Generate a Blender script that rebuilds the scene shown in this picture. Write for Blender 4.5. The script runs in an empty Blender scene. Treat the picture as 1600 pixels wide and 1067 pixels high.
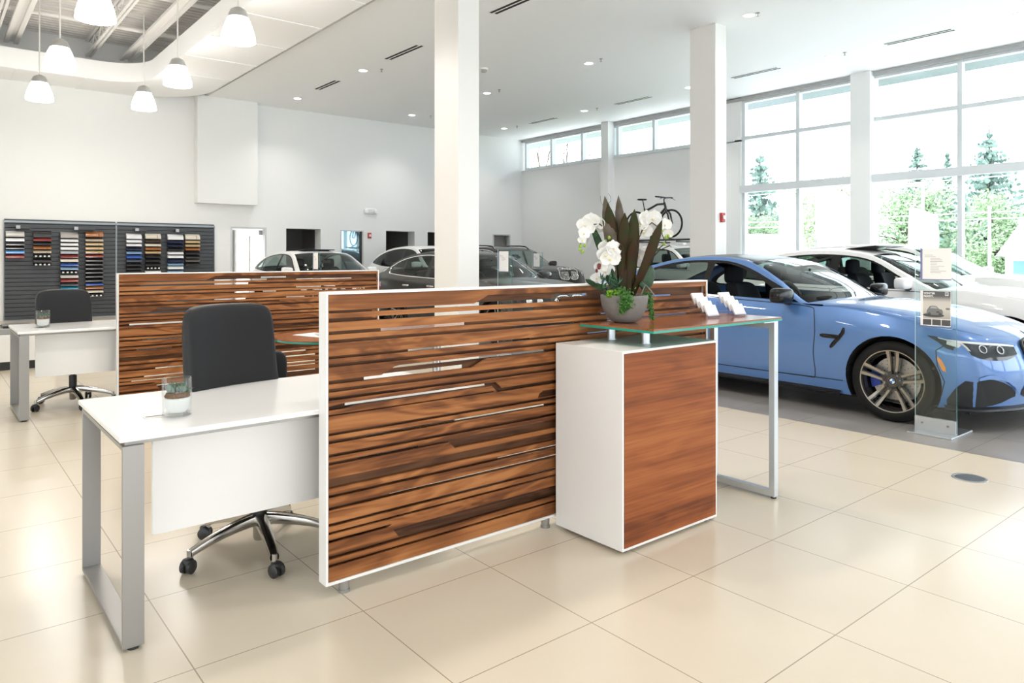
import bpy, bmesh, math, random
from mathutils import Vector, Matrix
from mathutils.geometry import delaunay_2d_cdt
PI = math.pi
SC = bpy.context.scene
COL = SC.collection
random.seed(7)

# ------------------------------------------------------------------ camera
cam_d = bpy.data.cameras.new('camera')
cam = bpy.data.objects.new('camera', cam_d)
COL.objects.link(cam)
cam.location = (0, 0, 1.345)
cam.rotation_euler = (PI / 2, 0, math.radians(50.73 - 90))
cam_d.sensor_width = 36
cam_d.lens = 36 * 1123 / 1600
cam_d.shift_y = -131.3 / 1600
cam_d.clip_end = 400
SC.camera = cam

# ------------------------------------------------------------------ sky, exposure
world = bpy.data.worlds.new('sky')
SC.world = world
world.use_nodes = True
bg = world.node_tree.nodes['Background']
bg.inputs[0].default_value = (0.88, 0.94, 1.0, 1)
bg.inputs[1].default_value = 4.2
SC.view_settings.view_transform = 'Standard'
SC.view_settings.look = 'None'
SC.view_settings.gamma = 1
SC.view_settings.use_curve_mapping = False
SC.view_settings.exposure = 0.42
SC.cycles.use_denoising = True
SC.cycles.max_bounces = 10
SC.cycles.diffuse_bounces = 5
SC.cycles.glossy_bounces = 4
SC.cycles.transmission_bounces = 8
SC.cycles.transparent_max_bounces = 24
SC.cycles.caustics_reflective = False
SC.cycles.caustics_refractive = False
SC.cycles.sample_clamp_indirect = 6

sun_d = bpy.data.lights.new('sun', 'SUN')
sun_d.energy = 7
sun_d.angle = math.radians(3)
sun_d.color = (1, .97, .93)
sun = bpy.data.objects.new('sun', sun_d)
sun.rotation_euler = Vector((.10, -.55, -.83)).to_track_quat('-Z', 'Y').to_euler()
COL.objects.link(sun)

LIGHT_DOWN = 14       # watts of one recessed downlight
LIGHT_PEND = 13.5       # watts of one pendant

def lamp(name, loc, power, size, color=(1, .96, .91), spread=112, rot=(0, 0, 0), parent=None):
    l = bpy.data.lights.new(name, 'AREA')
    l.shape = 'DISK'
    l.size = size
    l.energy = power
    l.color = color
    l.spread = math.radians(spread)
    o = bpy.data.objects.new(name, l)
    o.location = loc
    o.rotation_euler = rot
    COL.objects.link(o)
    if parent: o.parent = parent
    return o

# unseen lamps added for light, continuing the ceiling's rows out of the frame
for x in (7.15, 10.42, 13.7):
    for y in (3.5, 0.1, -3.3):
        if (x, y) != (13.7, 3.5):
            lamp('downlight_lamp', (x, y, 5.27), LIGHT_DOWN, .2)
for x, y in ((7.15, 10.3), (7.15, 6.9)):
    lamp('downlight_lamp', (x, y, 5.27), LIGHT_DOWN, .2)
for x in (1.65, 3.35):
    for y in (7.2, 4.3, 1.4):
        lamp('pendant_lamp', (x, y, 4.3), LIGHT_PEND * {7.2: 1., 4.3: 2.3, 1.4: .9}[y], .42, (1, .95, .88), 170)  # unseen rows, strength set row by row to brighten the desk
for x in (-1.5,):
    for y in (12.5, 7.2):
        lamp('pendant_lamp', (x, y, 4.3), LIGHT_PEND, .42, (1, .95, .88), 170)

# ------------------------------------------------------------------ materials
def new_mat(name):
    m = bpy.data.materials.new(name)
    m.use_nodes = True
    nt = m.node_tree
    return m, nt, nt.nodes['Principled BSDF']

def N(nt, t, **kw):
    n = nt.nodes.new(t)
    for k, v in kw.items():
        setattr(n, k, v)
    return n

def mat(name, col, rough=.5, metal=0., spec=.5, coat=0., emit=None, emit_s=0., bump=None, var=0., var_scale=8.):
    m, nt, b = new_mat(name)
    b.inputs['Base Color'].default_value = (*col, 1)
    b.inputs['Roughness'].default_value = rough
    b.inputs['Metallic'].default_value = metal
    b.inputs['Specular IOR Level'].default_value = spec
    b.inputs['Coat Weight'].default_value = coat
    b.inputs['Coat Roughness'].default_value = .03
    if emit:
        b.inputs['Emission Color'].default_value = (*emit, 1)
        b.inputs['Emission Strength'].default_value = emit_s
    if bump or var:
        tc = N(nt, 'ShaderNodeTexCoord')
        no = N(nt, 'ShaderNodeTexNoise')
        no.inputs['Scale'].default_value = bump[0] if bump else var_scale
        no.inputs['Detail'].default_value = 4
        nt.links.new(tc.outputs['Object'], no.inputs['Vector'])
        if bump:
            bp = N(nt, 'ShaderNodeBump')
            bp.inputs['Strength'].default_value = bump[1]
            bp.inputs['Distance'].default_value = bump[2] if len(bump) > 2 else .002
            nt.links.new(no.outputs['Fac'], bp.inputs['Height'])
            nt.links.new(bp.outputs['Normal'], b.inputs['Normal'])
        if var:
            mx = N(nt, 'ShaderNodeMix', data_type='RGBA')
            mx.inputs['A'].default_value = (*[c * (1 - var) for c in col], 1)
            mx.inputs['B'].default_value = (*[min(1, c * (1 + var)) for c in col], 1)
            nt.links.new(no.outputs['Fac'], mx.inputs['Factor'])
            nt.links.new(mx.outputs['Result'], b.inputs['Base Color'])
    return m

def glass_mat(name, tint=(.95, .98, .97), refl=1.0, rough=0.0, ior=1.45):
    m = bpy.data.materials.new(name)
    m.use_nodes = True
    nt = m.node_tree
    for n in list(nt.nodes):
        nt.nodes.remove(n)
    out = N(nt, 'ShaderNodeOutputMaterial')
    tr = N(nt, 'ShaderNodeBsdfTransparent')
    tr.inputs[0].default_value = (*tint, 1)
    gl = N(nt, 'ShaderNodeBsdfGlossy')
    gl.inputs['Roughness'].default_value = rough
    lw = N(nt, 'ShaderNodeLayerWeight')
    lw.inputs[0].default_value = .5
    po = N(nt, 'ShaderNodeMath', operation='POWER')
    po.inputs[1].default_value = 5.
    f0 = ((ior - 1) / (ior + 1)) ** 2
    mu = N(nt, 'ShaderNodeMath', operation='MULTIPLY_ADD')
    mu.inputs[1].default_value = (1 - f0) * refl
    mu.inputs[2].default_value = f0 * refl
    mx = N(nt, 'ShaderNodeMixShader')
    nt.links.new(lw.outputs['Facing'], po.inputs[0])
    nt.links.new(po.outputs[0], mu.inputs[0])
    nt.links.new(mu.outputs[0], mx.inputs[0])
    nt.links.new(tr.outputs[0], mx.inputs[1])
    nt.links.new(gl.outputs[0], mx.inputs[2])
    nt.links.new(mx.outputs[0], out.inputs[0])
    return m

def wood_mat(name, c_dark, c_mid, c_light, rough=.38, along='X', figure=1.0, seed=0.):
    m, nt, b = new_mat(name)
    L = nt.links.new
    tc = N(nt, 'ShaderNodeTexCoord')
    mp = N(nt, 'ShaderNodeMapping')
    mp.inputs['Location'].default_value = (seed, seed * 1.7, seed * .6)
    mp.inputs['Scale'].default_value = (.9, 3, 5.0) if along == 'X' else (5., 5., .9)
    L(tc.outputs['Object'], mp.inputs['Vector'])
    n1 = N(nt, 'ShaderNodeTexNoise')
    n1.inputs['Scale'].default_value = 1.3
    n1.inputs['Detail'].default_value = 3
    n1.inputs['Distortion'].default_value = .9 * figure
    L(mp.outputs[0], n1.inputs['Vector'])
    # cathedral bands: sine of the large noise
    mul = N(nt, 'ShaderNodeMath', operation='MULTIPLY')
    mul.inputs[1].default_value = 30.
    L(n1.outputs['Fac'], mul.inputs[0])
    sn = N(nt, 'ShaderNodeMath', operation='SINE')
    L(mul.outputs[0], sn.inputs[0])
    # fine streaks
    mp2 = N(nt, 'ShaderNodeMapping')
    mp2.inputs['Scale'].default_value = (2.2, 60, 95) if along == 'X' else (95, 95, 2.2)
    L(tc.outputs['Object'], mp2.inputs['Vector'])
    n2 = N(nt, 'ShaderNodeTexNoise')
    n2.inputs['Scale'].default_value = 1.
    n2.inputs['Detail'].default_value = 5
    L(mp2.outputs[0], n2.inputs['Vector'])
    # board-to-board tone
    mp3 = N(nt, 'ShaderNodeMapping')
    mp3.inputs['Scale'].default_value = (.5, 2, 11) if along == 'X' else (11, 11, .5)
    L(tc.outputs['Object'], mp3.inputs['Vector'])
    n3 = N(nt, 'ShaderNodeTexNoise')
    n3.inputs['Scale'].default_value = 1.
    n3.inputs['Detail'].default_value = 2
    L(mp3.outputs[0], n3.inputs['Vector'])
    a = N(nt, 'ShaderNodeMath', operation='MULTIPLY_ADD')
    a.inputs[1].default_value = .13 * figure
    L(sn.outputs[0], a.inputs[0])
    L(n3.outputs['Fac'], a.inputs[2])
    s = N(nt, 'ShaderNodeMath', operation='MULTIPLY_ADD')
    s.inputs[1].default_value = .55
    L(n2.outputs['Fac'], s.inputs[0])
    L(a.outputs[0], s.inputs[2])
    sub = N(nt, 'ShaderNodeMath', operation='SUBTRACT')
    sub.inputs[1].default_value = .275
    L(s.outputs[0], sub.inputs[0])
    cr = N(nt, 'ShaderNodeValToRGB')
    e = cr.color_ramp.elements
    e[0].position = .22
    e[0].color = (*c_dark, 1)
    e[1].position = .80
    e[1].color = (*c_light, 1)
    k = cr.color_ramp.elements.new(.52)
    k.color = (*c_mid, 1)
    L(sub.outputs[0], cr.inputs[0])
    L(cr.outputs[0], b.inputs['Base Color'])
    b.inputs['Roughness'].default_value = rough
    b.inputs['Specular IOR Level'].default_value = .5 if rough < .3 else .22
    bp = N(nt, 'ShaderNodeBump')
    bp.inputs['Strength'].default_value = .08
    bp.inputs['Distance'].default_value = .001
    L(n2.outputs['Fac'], bp.inputs['Height'])
    L(bp.outputs[0], b.inputs['Normal'])
    return m

def tile_mat(name, col, grout, tx, ty, ox, oy, line=.0034, rough=.2, var=.03, vein=None):
    m, nt, b = new_mat(name)
    L = nt.links.new
    tc = N(nt, 'ShaderNodeTexCoord')
    sp = N(nt, 'ShaderNodeSeparateXYZ')
    L(tc.outputs['Object'], sp.inputs[0])
    def axis(sock, size, off):
        s = N(nt, 'ShaderNodeMath', operation='SUBTRACT'); s.inputs[1].default_value = off
        L(sock, s.inputs[0])
        d = N(nt, 'ShaderNodeMath', operation='DIVIDE'); d.inputs[1].default_value = size
        L(s.outputs[0], d.inputs[0])
        fl = N(nt, 'ShaderNodeMath', operation='FLOOR'); L(d.outputs[0], fl.inputs[0])
        r = N(nt, 'ShaderNodeMath', operation='ADD'); r.inputs[1].default_value = .5
        L(d.outputs[0], r.inputs[0])
        f = N(nt, 'ShaderNodeMath', operation='FRACT'); L(r.outputs[0], f.inputs[0])
        c = N(nt, 'ShaderNodeMath', operation='SUBTRACT'); c.inputs[1].default_value = .5
        L(f.outputs[0], c.inputs[0])
        ab = N(nt, 'ShaderNodeMath', operation='ABSOLUTE'); L(c.outputs[0], ab.inputs[0])
        lt = N(nt, 'ShaderNodeMath', operation='LESS_THAN'); lt.inputs[1].default_value = line / 2 / size
        L(ab.outputs[0], lt.inputs[0])
        return lt, fl
    lx, fx = axis(sp.outputs[0], tx, ox)
    ly, fy = axis(sp.outputs[1], ty, oy)
    mxm = N(nt, 'ShaderNodeMath', operation='MAXIMUM')
    L(lx.outputs[0], mxm.inputs[0]); L(ly.outputs[0], mxm.inputs[1])
    cmb = N(nt, 'ShaderNodeCombineXYZ')
    L(fx.outputs[0], cmb.inputs[0]); L(fy.outputs[0], cmb.inputs[1])
    wn = N(nt, 'ShaderNodeTexWhiteNoise'); L(cmb.outputs[0], wn.inputs['Vector'])
    no = N(nt, 'ShaderNodeTexNoise'); no.inputs['Scale'].default_value = 2.5; no.inputs['Detail'].default_value = 6
    L(tc.outputs['Object'], no.inputs['Vector'])
    av = N(nt, 'ShaderNodeMath', operation='MULTIPLY_ADD'); av.inputs[1].default_value = .35
    L(wn.outputs['Value'], av.inputs[0]); L(no.outputs['Fac'], av.inputs[2])
    mx = N(nt, 'ShaderNodeMix', data_type='RGBA')
    mx.inputs['A'].default_value = (*[c * (1 - var) for c in col], 1)
    mx.inputs['B'].default_value = (*[min(1, c * (1 + var)) for c in col], 1)
    L(av.outputs[0], mx.inputs['Factor'])
    mg = N(nt, 'ShaderNodeMix', data_type='RGBA')
    mg.inputs['B'].default_value = (*grout, 1)
    L(mx.outputs['Result'], mg.inputs['A']); L(mxm.outputs[0], mg.inputs['Factor'])
    L(mg.outputs['Result'], b.inputs['Base Color'])
    b.inputs['Roughness'].default_value = rough
    bp = N(nt, 'ShaderNodeBump', invert=True); bp.inputs['Strength'].default_value = .3; bp.inputs['Distance'].default_value = .001
    L(mxm.outputs[0], bp.inputs['Height']); L(bp.outputs[0], b.inputs['Normal'])
    return m

M = {}
M['wall'] = mat('wall_paint', (.87, .875, .87), .6, bump=(60, .02))
M['ceil'] = mat('ceiling_paint', (.94, .945, .945), .7)
M['white'] = mat('white_laminate', (.82, .81, .79), .35)
M['white_gloss'] = mat('white_lacquer', (.86, .85, .84), .2)
M['walnut'] = wood_mat('walnut_slats', (.115, .038, .012), (.27, .098, .030), (.40, .165, .056), rough=.5, figure=1.25)
M['walnut_deep'] = wood_mat('walnut_backing', (.055, .022, .010), (.125, .052, .023), (.18, .08, .037), rough=.6, seed=3.)
M['walnut_front'] = wood_mat('walnut_veneer', (.13, .034, .010), (.28, .082, .024), (.38, .132, .041), rough=.5, figure=.45, seed=8.)
M['walnut_top'] = wood_mat('walnut_table_veneer', (.17, .05, .019), (.30, .10, .037), (.38, .145, .058), rough=.16, figure=.25, seed=5.)
M['alu'] = mat('silver_powder_coat', (.34, .33, .315), .38, .6)
M['alu_blue'] = mat('brushed_steel', (.60, .63, .66), .3, .8)
M['chrome'] = mat('polished_aluminium', (.50, .485, .46), .16, 1.)
M['black_plastic'] = mat('black_plastic', (.022, .021, .022), .4)
M['leather'] = mat('black_leather', (.019, .019, .021), .5, 0, .28, bump=(220, .12, .001))
M['rubber'] = mat('tyre_rubber', (.009, .009, .009), .65, 0, .2)
M['dark'] = mat('matt_black', (.008, .008, .008), .7)
M['glass'] = glass_mat('clear_glass')
M['glass_win'] = glass_mat('window_glass', (.93, .97, .97), .8)
M['glass_car'] = glass_mat('tinted_car_glass', (.56, .64, .61), 1.0)
M['glass_dark'] = glass_mat('dark_tinted_glass', (.16, .18, .18), 1.0)
M['glass_edge'] = mat('green_glass_edge', (.02, .30, .22), .1, 0, .8)
M['concrete'] = mat('grey_concrete', (.215, .205, .19), .85, 0, .2, bump=(40, .15), var=.12, var_scale=9)
M['paper'] = mat('white_paper', (.85, .84, .83), .6)
M['red'] = mat('red_plastic', (.45, .03, .03), .4)

# ------------------------------------------------------------------ mesh helpers
class MB:
    def __init__(s):
        s.v = []; s.f = []; s.mi = []
    def add(s, vs, fs, mi=0):
        o = len(s.v)
        s.v.extend([tuple(p) for p in vs])
        for f in fs:
            s.f.append([i + o for i in f]); s.mi.append(mi)
        return s
    def box(s, a, b, mi=0):
        (x0, y0, z0), (x1, y1, z1) = a, b
        s.add([(x0, y0, z0), (x1, y0, z0), (x1, y1, z0), (x0, y1, z0), (x0, y0, z1), (x1, y0, z1), (x1, y1, z1), (x0, y1, z1)],
              [(3, 2, 1, 0), (4, 5, 6, 7), (0, 1, 5, 4), (1, 2, 6, 5), (2, 3, 7, 6), (3, 0, 4, 7)], mi)
        return s
    def rbox(s, c, size, rot, mi=0):
        hx, hy, hz = [k / 2 for k in size]
        vs = [Vector((x, y, z)) for z in (-hz, hz) for x, y in ((-hx, -hy), (hx, -hy), (hx, hy), (-hx, hy))]
        vs = [rot @ p + Vector(c) for p in vs]
        s.add(vs, [(3, 2, 1, 0), (4, 5, 6, 7), (0, 1, 5, 4), (1, 2, 6, 5), (2, 3, 7, 6), (3, 0, 4, 7)], mi)
        return s
    def tube(s, pts, r, n=10, mi=0, caps=True, closed=False):
        pts = [Vector(p) for p in pts]
        rs = r if isinstance(r, (list, tuple)) else [r] * len(pts)
        k = len(pts)
        ring = []
        up = None
        for i, p in enumerate(pts):
            if closed: d = (pts[(i + 1) % k] - pts[i - 1])
            else: d = pts[min(i + 1, k - 1)] - pts[max(i - 1, 0)]
            if d.length < 1e-9: d = Vector((0, 0, 1))
            d.normalize()
            if up is None:
                up = Vector((0, 0, 1)) if abs(d.z) < .9 else Vector((1, 0, 0))
            a = d.cross(up)
            if a.length < 1e-6: a = d.orthogonal()
            a.normalize()
            bvec = a.cross(d).normalized()
            up = bvec
            ring.append([p + (a * math.cos(2 * PI * j / n) + bvec * math.sin(2 * PI * j / n)) * rs[i] for j in range(n)])
        vs = [q for g in ring for q in g]
        fs = []
        for i in range(k if closed else k - 1):
            i2 = (i + 1) % k
            for j in range(n):
                fs.append((i * n + j, i * n + (j + 1) % n, i2 * n + (j + 1) % n, i2 * n + j))
        if caps and not closed:
            fs.append(tuple(range(n))[::-1]); fs.append(tuple((k - 1) * n + j for j in range(n)))
        s.add(vs, fs, mi)
        return s
    def cyl(s, p0, p1, r, r2=None, n=20, mi=0):
        return s.tube([p0, p1], [r, r if r2 is None else r2], n, mi)
    def lathe(s, prof, c=(0, 0, 0), n=32, axis='Z', mi=0, arc=None):
        vs = []; fs = []
        k = len(prof)
        for j in range(n):
            a = 2 * PI * j / n
            for r, h in prof:
                if axis == 'Z': p = (r * math.cos(a), r * math.sin(a), h)
                elif axis == 'X': p = (h, r * math.cos(a), r * math.sin(a))
                else: p = (r * math.sin(a), h, r * math.cos(a))
                vs.append((p[0] + c[0], p[1] + c[1], p[2] + c[2]))
        for j in range(n):
            j2 = (j + 1) % n
            for i in range(k - 1):
                fs.append((j * k + i, j2 * k + i, j2 * k + i + 1, j * k + i + 1))
        s.add(vs, fs, mi)
        return s
    def superell(s, size, e1=.3, e2=.3, fn=None, nu=24, nv=16, mi=0):
        a, b, c = size
        def pw(x, e): return math.copysign(abs(x) ** e, x)
        vs = []
        for i in range(nv + 1):
            t = -PI / 2 + PI * i / nv
            for j in range(nu):
                u = -PI + 2 * PI * j / nu
                p = Vector((a * pw(math.cos(t), e1) * pw(math.cos(u), e2), b * pw(math.cos(t), e1) * pw(math.sin(u), e2), c * pw(math.sin(t), e1)))
                vs.append(fn(p) if fn else p)
        fs = []
        for i in range(nv):
            for j in range(nu):
                fs.append((i * nu + j, i * nu + (j + 1) % nu, (i + 1) * nu + (j + 1) % nu, (i + 1) * nu + j))
        s.add(vs, fs, mi)
        return s
    def prism(s, outer, holes, fn, depth, mi=0):
        """2-D region with holes pushed through a depth; fn(a, b, d) places a point."""
        vs, tris, loops = region(outer, holes)
        n = len(vs)
        P = [fn(p[0], p[1], 0) for p in vs] + [fn(p[0], p[1], depth) for p in vs]
        fs = [tuple(t) for t in tris] + [tuple(i + n for i in t[::-1]) for t in tris]
        ed = {}
        for t in tris:
            for i in range(3):
                a, b = t[i], t[(i + 1) % 3]
                ed[(a, b)] = ed.get((a, b), 0) + 1
        for (a, b) in ed:
            if (b, a) not in ed:
                fs.append((b, a, a + n, b + n))
        s.add(P, fs, mi)
        return s
    def grid(s, P, mi=0, close_u=False):
        r, c = len(P), len(P[0])
        vs = [q for row in P for q in row]
        fs = []
        for i in range(r - 1):
            for j in range(c if close_u else c - 1):
                fs.append((i * c + j, i * c + (j + 1) % c, (i + 1) * c + (j + 1) % c, (i + 1) * c + j))
        s.add(vs, fs, mi)
        return s
    def xf(s, fn):
        s.v = [tuple(fn(Vector(p))) for p in s.v]
        return s

def inside(p, poly):
    x, y = p
    c = False
    n = len(poly)
    j = n - 1
    for i in range(n):
        xi, yi = poly[i]; xj, yj = poly[j]
        if (yi > y) != (yj > y) and x < (xj - xi) * (y - yi) / (yj - yi) + xi:
            c = not c
        j = i
    return c

def region(outer, holes, extra=()):
    vs = [Vector(p) for p in outer]
    es = [(i, (i + 1) % len(outer)) for i in range(len(outer))]
    for h in holes:
        o = len(vs)
        vs += [Vector(p) for p in h]
        es += [(o + i, o + (i + 1) % len(h)) for i in range(len(h))]
    vs += [Vector(p) for p in extra]
    r = delaunay_2d_cdt(vs, es, [], 0, 1e-6)
    V = [tuple(p) for p in r[0]]
    T = []
    for f in r[2]:
        c = (sum(V[i][0] for i in f) / 3, sum(V[i][1] for i in f) / 3)
        if inside(c, outer) and not any(inside(c, h) for h in holes):
            a, b2, c2 = [V[i] for i in f]
            if (b2[0] - a[0]) * (c2[1] - a[1]) - (b2[1] - a[1]) * (c2[0] - a[0]) < 0: f = f[::-1]
            T.append(list(f))
    return V, T, None

def obj(name, mb, mats, parent=None, smooth=None, bevel=0, loc=None, normals=True):
    me = bpy.data.meshes.new(name)
    me.from_pydata(mb.v, [], mb.f)
    if not isinstance(mats, (list, tuple)): mats = [mats]
    for m in mats: me.materials.append(M[m] if isinstance(m, str) else m)
    if len(mats) > 1: me.polygons.foreach_set('material_index', mb.mi)
    if normals:
        bm = bmesh.new(); bm.from_mesh(me)
        bmesh.ops.recalc_face_normals(bm, faces=bm.faces)
        bm.to_mesh(me); bm.free()
    if smooth is not None:
        me.polygons.foreach_set('use_smooth', [True] * len(me.polygons))
        me.set_sharp_from_angle(angle=math.radians(smooth))
    me.update()
    o = bpy.data.objects.new(name, me)
    COL.objects.link(o)
    if parent: o.parent = parent
    if loc: o.location = loc
    if bevel:
        bv = o.modifiers.new('edge', 'BEVEL')
        bv.width = bevel; bv.segments = 2; bv.limit_method = 'ANGLE'; bv.angle_limit = math.radians(40)
    return o

def tag(o, label, cat, group=None, kind=None):
    o['label'] = label; o['category'] = cat
    if group: o['group'] = group
    if kind: o['kind'] = kind
    return o

def thing(name, label, cat, loc=(0, 0, 0), rotz=0, group=None):
    o = bpy.data.objects.new(name, None)
    o.empty_display_size = .1
    COL.objects.link(o)
    o.location = loc
    o.rotation_euler = (0, 0, rotz)
    return tag(o, label, cat, group)

def dup(root, loc=None, rotz=None, label=None, group=None, scale=None):
    def cp(o, par):
        c = o.copy(); COL.objects.link(c)
        if par: c.parent = par
        for ch in o.children: cp(ch, c)
        return c
    r = cp(root, None)
    if loc is not None: r.location = loc
    if rotz is not None: r.rotation_euler = (0, 0, rotz)
    if scale is not None: r.scale = scale if isinstance(scale, (tuple, list)) else (scale,) * 3
    if label: r['label'] = label
    if group: r['group'] = group
    return r

def struct(name, mb, m, parent=None, **kw):
    o = obj(name, mb, m, parent, **kw)
    if not parent: o['kind'] = 'structure'
    return o

def rect(x0, y0, x1, y1): return [(x0, y0), (x1, y0), (x1, y1), (x0, y1)]

def text_mb(txt, size, fn, bold=0., align='LEFT', depth=.0015, spacing=1.0):
    """lettering as mesh; fn(x, y, d) places it."""
    c = bpy.data.curves.new('letters', 'FONT')
    c.body = txt; c.size = size; c.offset = bold; c.align_x = align; c.space_character = spacing
    o = bpy.data.objects.new('letters', c)
    COL.objects.link(o)
    bpy.context.view_layer.update()
    dg = bpy.context.evaluated_depsgraph_get()
    me = o.evaluated_get(dg).to_mesh()
    mb = MB()
    vs = [fn(v.co.x, v.co.y, 0) for v in me.vertices]
    mb.add(vs, [tuple(p.vertices) for p in me.polygons])
    o.evaluated_get(dg).to_mesh_clear()
    bpy.data.objects.remove(o)
    bpy.data.curves.remove(c)
    return mb
# ------------------------------------------------------------------ the building
M['floor'] = tile_mat('cream_porcelain_tile', (.71, .625, .50), (.36, .30, .23), .6099, .6112, 1.9027, 1.8641, line=.0042, rough=.22, var=.035)
M['floor_dark'] = tile_mat('charcoal_tile', (.29, .275, .265), (.10, .095, .09), .6099, .6112, 1.9027, 1.8641, line=.004, rough=.32, var=.16)
XB, XW, YW, ZC = 5.563, 15.55, 18.5, 5.28
struct('floor', MB().box((-4, -7, -.12), (XB, YW + .6, 0)), 'floor')
struct('floor_display', MB().box((XB, -7, -.12), (XW + .3, YW + .6, 0)), 'floor_dark')

# far wall with its doorways
holes = [rect(5.97, .001, 6.88, 2.12), rect(7.41, .001, 8.38, 2.115), rect(8.96, .001, 9.66, 2.11), rect(10.39, .001, 11.36, 2.12),
         rect(11.82, .001, 12.75, 2.12), rect(14.32, .001, 15.05, 2.11)]
struct('wall_back', MB().prism(rect(-4, 0, XW + .3, 6.5), holes, lambda a, b, d: (a, YW + d, b), .38), 'wall')
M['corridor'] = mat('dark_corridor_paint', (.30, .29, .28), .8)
c = MB()
for x0, x1 in ((7.2, 8.75), (8.8, 9.9), (10.2, 11.6), (11.65, 12.9), (14.1, 15.3)):
    c.box((x0, 20.6, 0), (x1, 20.7, 2.6)); c.box((x0 - .04, YW + .38, 0), (x0, 20.7, 2.6)); c.box((x1, YW + .38, 0), (x1 + .04, 20.7, 2.6)); c.box((x0, YW + .38, 2.5), (x1, 20.7, 2.6))
struct('wall_corridor', c, 'corridor')
c = MB()
c.box((5.4, 20.6, 0), (7.1, 20.7, 2.7)); c.box((5.3, YW + .38, 0), (5.4, 20.7, 2.7)); c.box((7.06, YW + .38, 0), (7.1, 20.7, 2.7)); c.box((5.3, YW + .38, 2.6), (7.1, 20.7, 2.7))
struct('wall_side_room', c, 'wall')
lamp('side_room_lamp', (6.3, 19.7, 2.55), 60, .6, (1, 1, 1))
struct('floor_side_room', MB().box((5.3, YW + .6, -.12), (15.6, 20.7, 0)), 'floor_dark')
# doors of the far wall
def door_frame(n, x0, x1, z1, t=.045):
    f = MB().box((x0, YW - .015, 0), (x0 + t, YW + .12, z1)).box((x1 - t, YW - .015, 0), (x1, YW + .12, z1)).box((x0 + t, YW - .015, z1 - t), (x1 - t, YW + .12, z1))
    return struct('door_%d' % n, f, M['frame'])
M['frame'] = mat('grey_door_frame', (.62, .64, .65), .4)
d = door_frame(1, 5.97, 6.88, 2.12)
leaf = obj('door_leaf', MB().rbox((6.05, YW + .42, 1.03), (.04, .82, 2.04), Matrix.Rotation(.12, 3, 'Z')), 'white', d)
obj('door_closer', MB().box((6.74, YW + .13, 1.93), (6.83, YW + .2, 2.05)), 'alu', d)
obj('door_handle', MB().cyl((6.6, YW + .45, .35), (6.6, YW + .45, 1.9), .02), 'alu', d)
d = door_frame(2, 8.96, 9.66, 2.11, .03)
obj('door_glass', MB().box((9.0, YW + .05, .02), (9.57, YW + .06, 2.08)), mat('mirror_glass', (.30, .42, .48), .03, .85), d)
obj('door_edge', MB().box((9.57, YW + .03, .02), (9.63, YW + .09, 2.08)), 'black_plastic', d)
d = door_frame(3, 14.32, 15.05, 2.11, .04)
obj('door_leaf', MB().box((14.37, YW + .2, .01), (15.0, YW + .24, 2.06)), M['corridor'], d)

# bulkhead box on the far wall
struct('trim_1', MB().box((5.10, YW - .27, 2.67), (6.56, YW, ZC)), 'wall', bevel=.004)

# ceiling of the showroom (with slots left for the linear diffusers)
struct('ceiling', MB().box((5.35, -7, ZC), (XW + .3, YW, ZC + .2)), 'ceil')
# curved ceiling band round the open roof
def arc(cx, cy, r, a0, a1, n=14):
    return [(cx + r * math.cos(math.radians(a0 + (a1 - a0) * i / n)), cy + r * math.sin(math.radians(a0 + (a1 - a0) * i / n))) for i in range(n + 1)]
inner = [(-4, 17.28)] + arc(2.86, 16.43, .85, 90, 0) + [(3.71, -7)]
outerp = [(-4, YW)] + arc(3.36, YW - 1.7, 1.7, 90, 0) + [(5.06, -7)]
ring = MB().prism(outerp + inner[::-1], [], lambda a, b, d: (a, b, 5.10 + d), .06)
struct('ceiling_band', ring, 'ceil', smooth=30)
f = MB()
f.grid([[(x, y, 5.161) for x, y in inner], [(x, y, 5.50) for x, y in inner]])
f.grid([[(x, y, 5.50) for x, y in inner], [(x + (.05 if i > 7 else 0), y + (.05 if i <= 7 else 0), 5.50) for i, (x, y) in enumerate(inner)]])
struct('ceiling_fascia', f, 'ceil', smooth=40)
# panel joints of the band, narrow raised battens
j = MB()
for y in (8.2, 9.6, 11.1, 12.6, 14.1, 15.6):
    j.box((3.73, y, 5.088), (5.05, y + .035, 5.10))
for x in (.2, 1.4, 2.6):
    j.box((x, 17.30, 5.088), (x + .035, YW - .02, 5.10))
struct('trim_2', j, 'ceil')
# open roof deck
M['deck'] = mat('painted_steel_deck', (.80, .78, .75), .6)
rows = []
y = -7.
while y < YW + .1:
    rows += [(y, 6.28), (y + .07, 6.28), (y + .09, 6.22), (y + .16, 6.22)]
    y += .18
struct('ceiling_deck', MB().grid([[(-4, a, b) for a, b in rows], [(5.6, a, b) for a, b in rows]]), M['deck'])
struct('wall_upstand', MB().box((5.5, -7, 5.482), (5.6, YW, 6.3)), 'wall')
M['steel_white'] = mat('white_painted_steel', (.88, .87, .85), .45)
def joist(x):
    m = MB()
    for z in (5.86, 6.19):
        m.box((x - .06, -2, z - .02), (x - .015, YW, z + .02)); m.box((x + .015, -2, z - .02), (x + .06, YW, z + .02))
    y = -2.
    k = 0
    while y < YW - .4:
        m.tube([(x, y, 5.86 if k % 2 else 6.19), (x, y + .38, 6.19 if k % 2 else 5.86)], .012, 6)
        y += .38; k += 1
    return struct('roof_joist', m, M['steel_white'])
for x in (-.3, 1.1, 2.85): joist(x)
def strut(x):
    m = MB().box((x - .13, -2, 5.80), (x - .05, YW - .3, 5.86)).box((x + .04, -2, 5.80), (x + .12, YW - .3, 5.86)).box((x - .05, -2, 5.85), (x + .05, YW - .3, 5.87))
    return struct('lighting_strut', m, M['steel_white'])
for x in (1.40, 3.55): strut(x)
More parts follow.
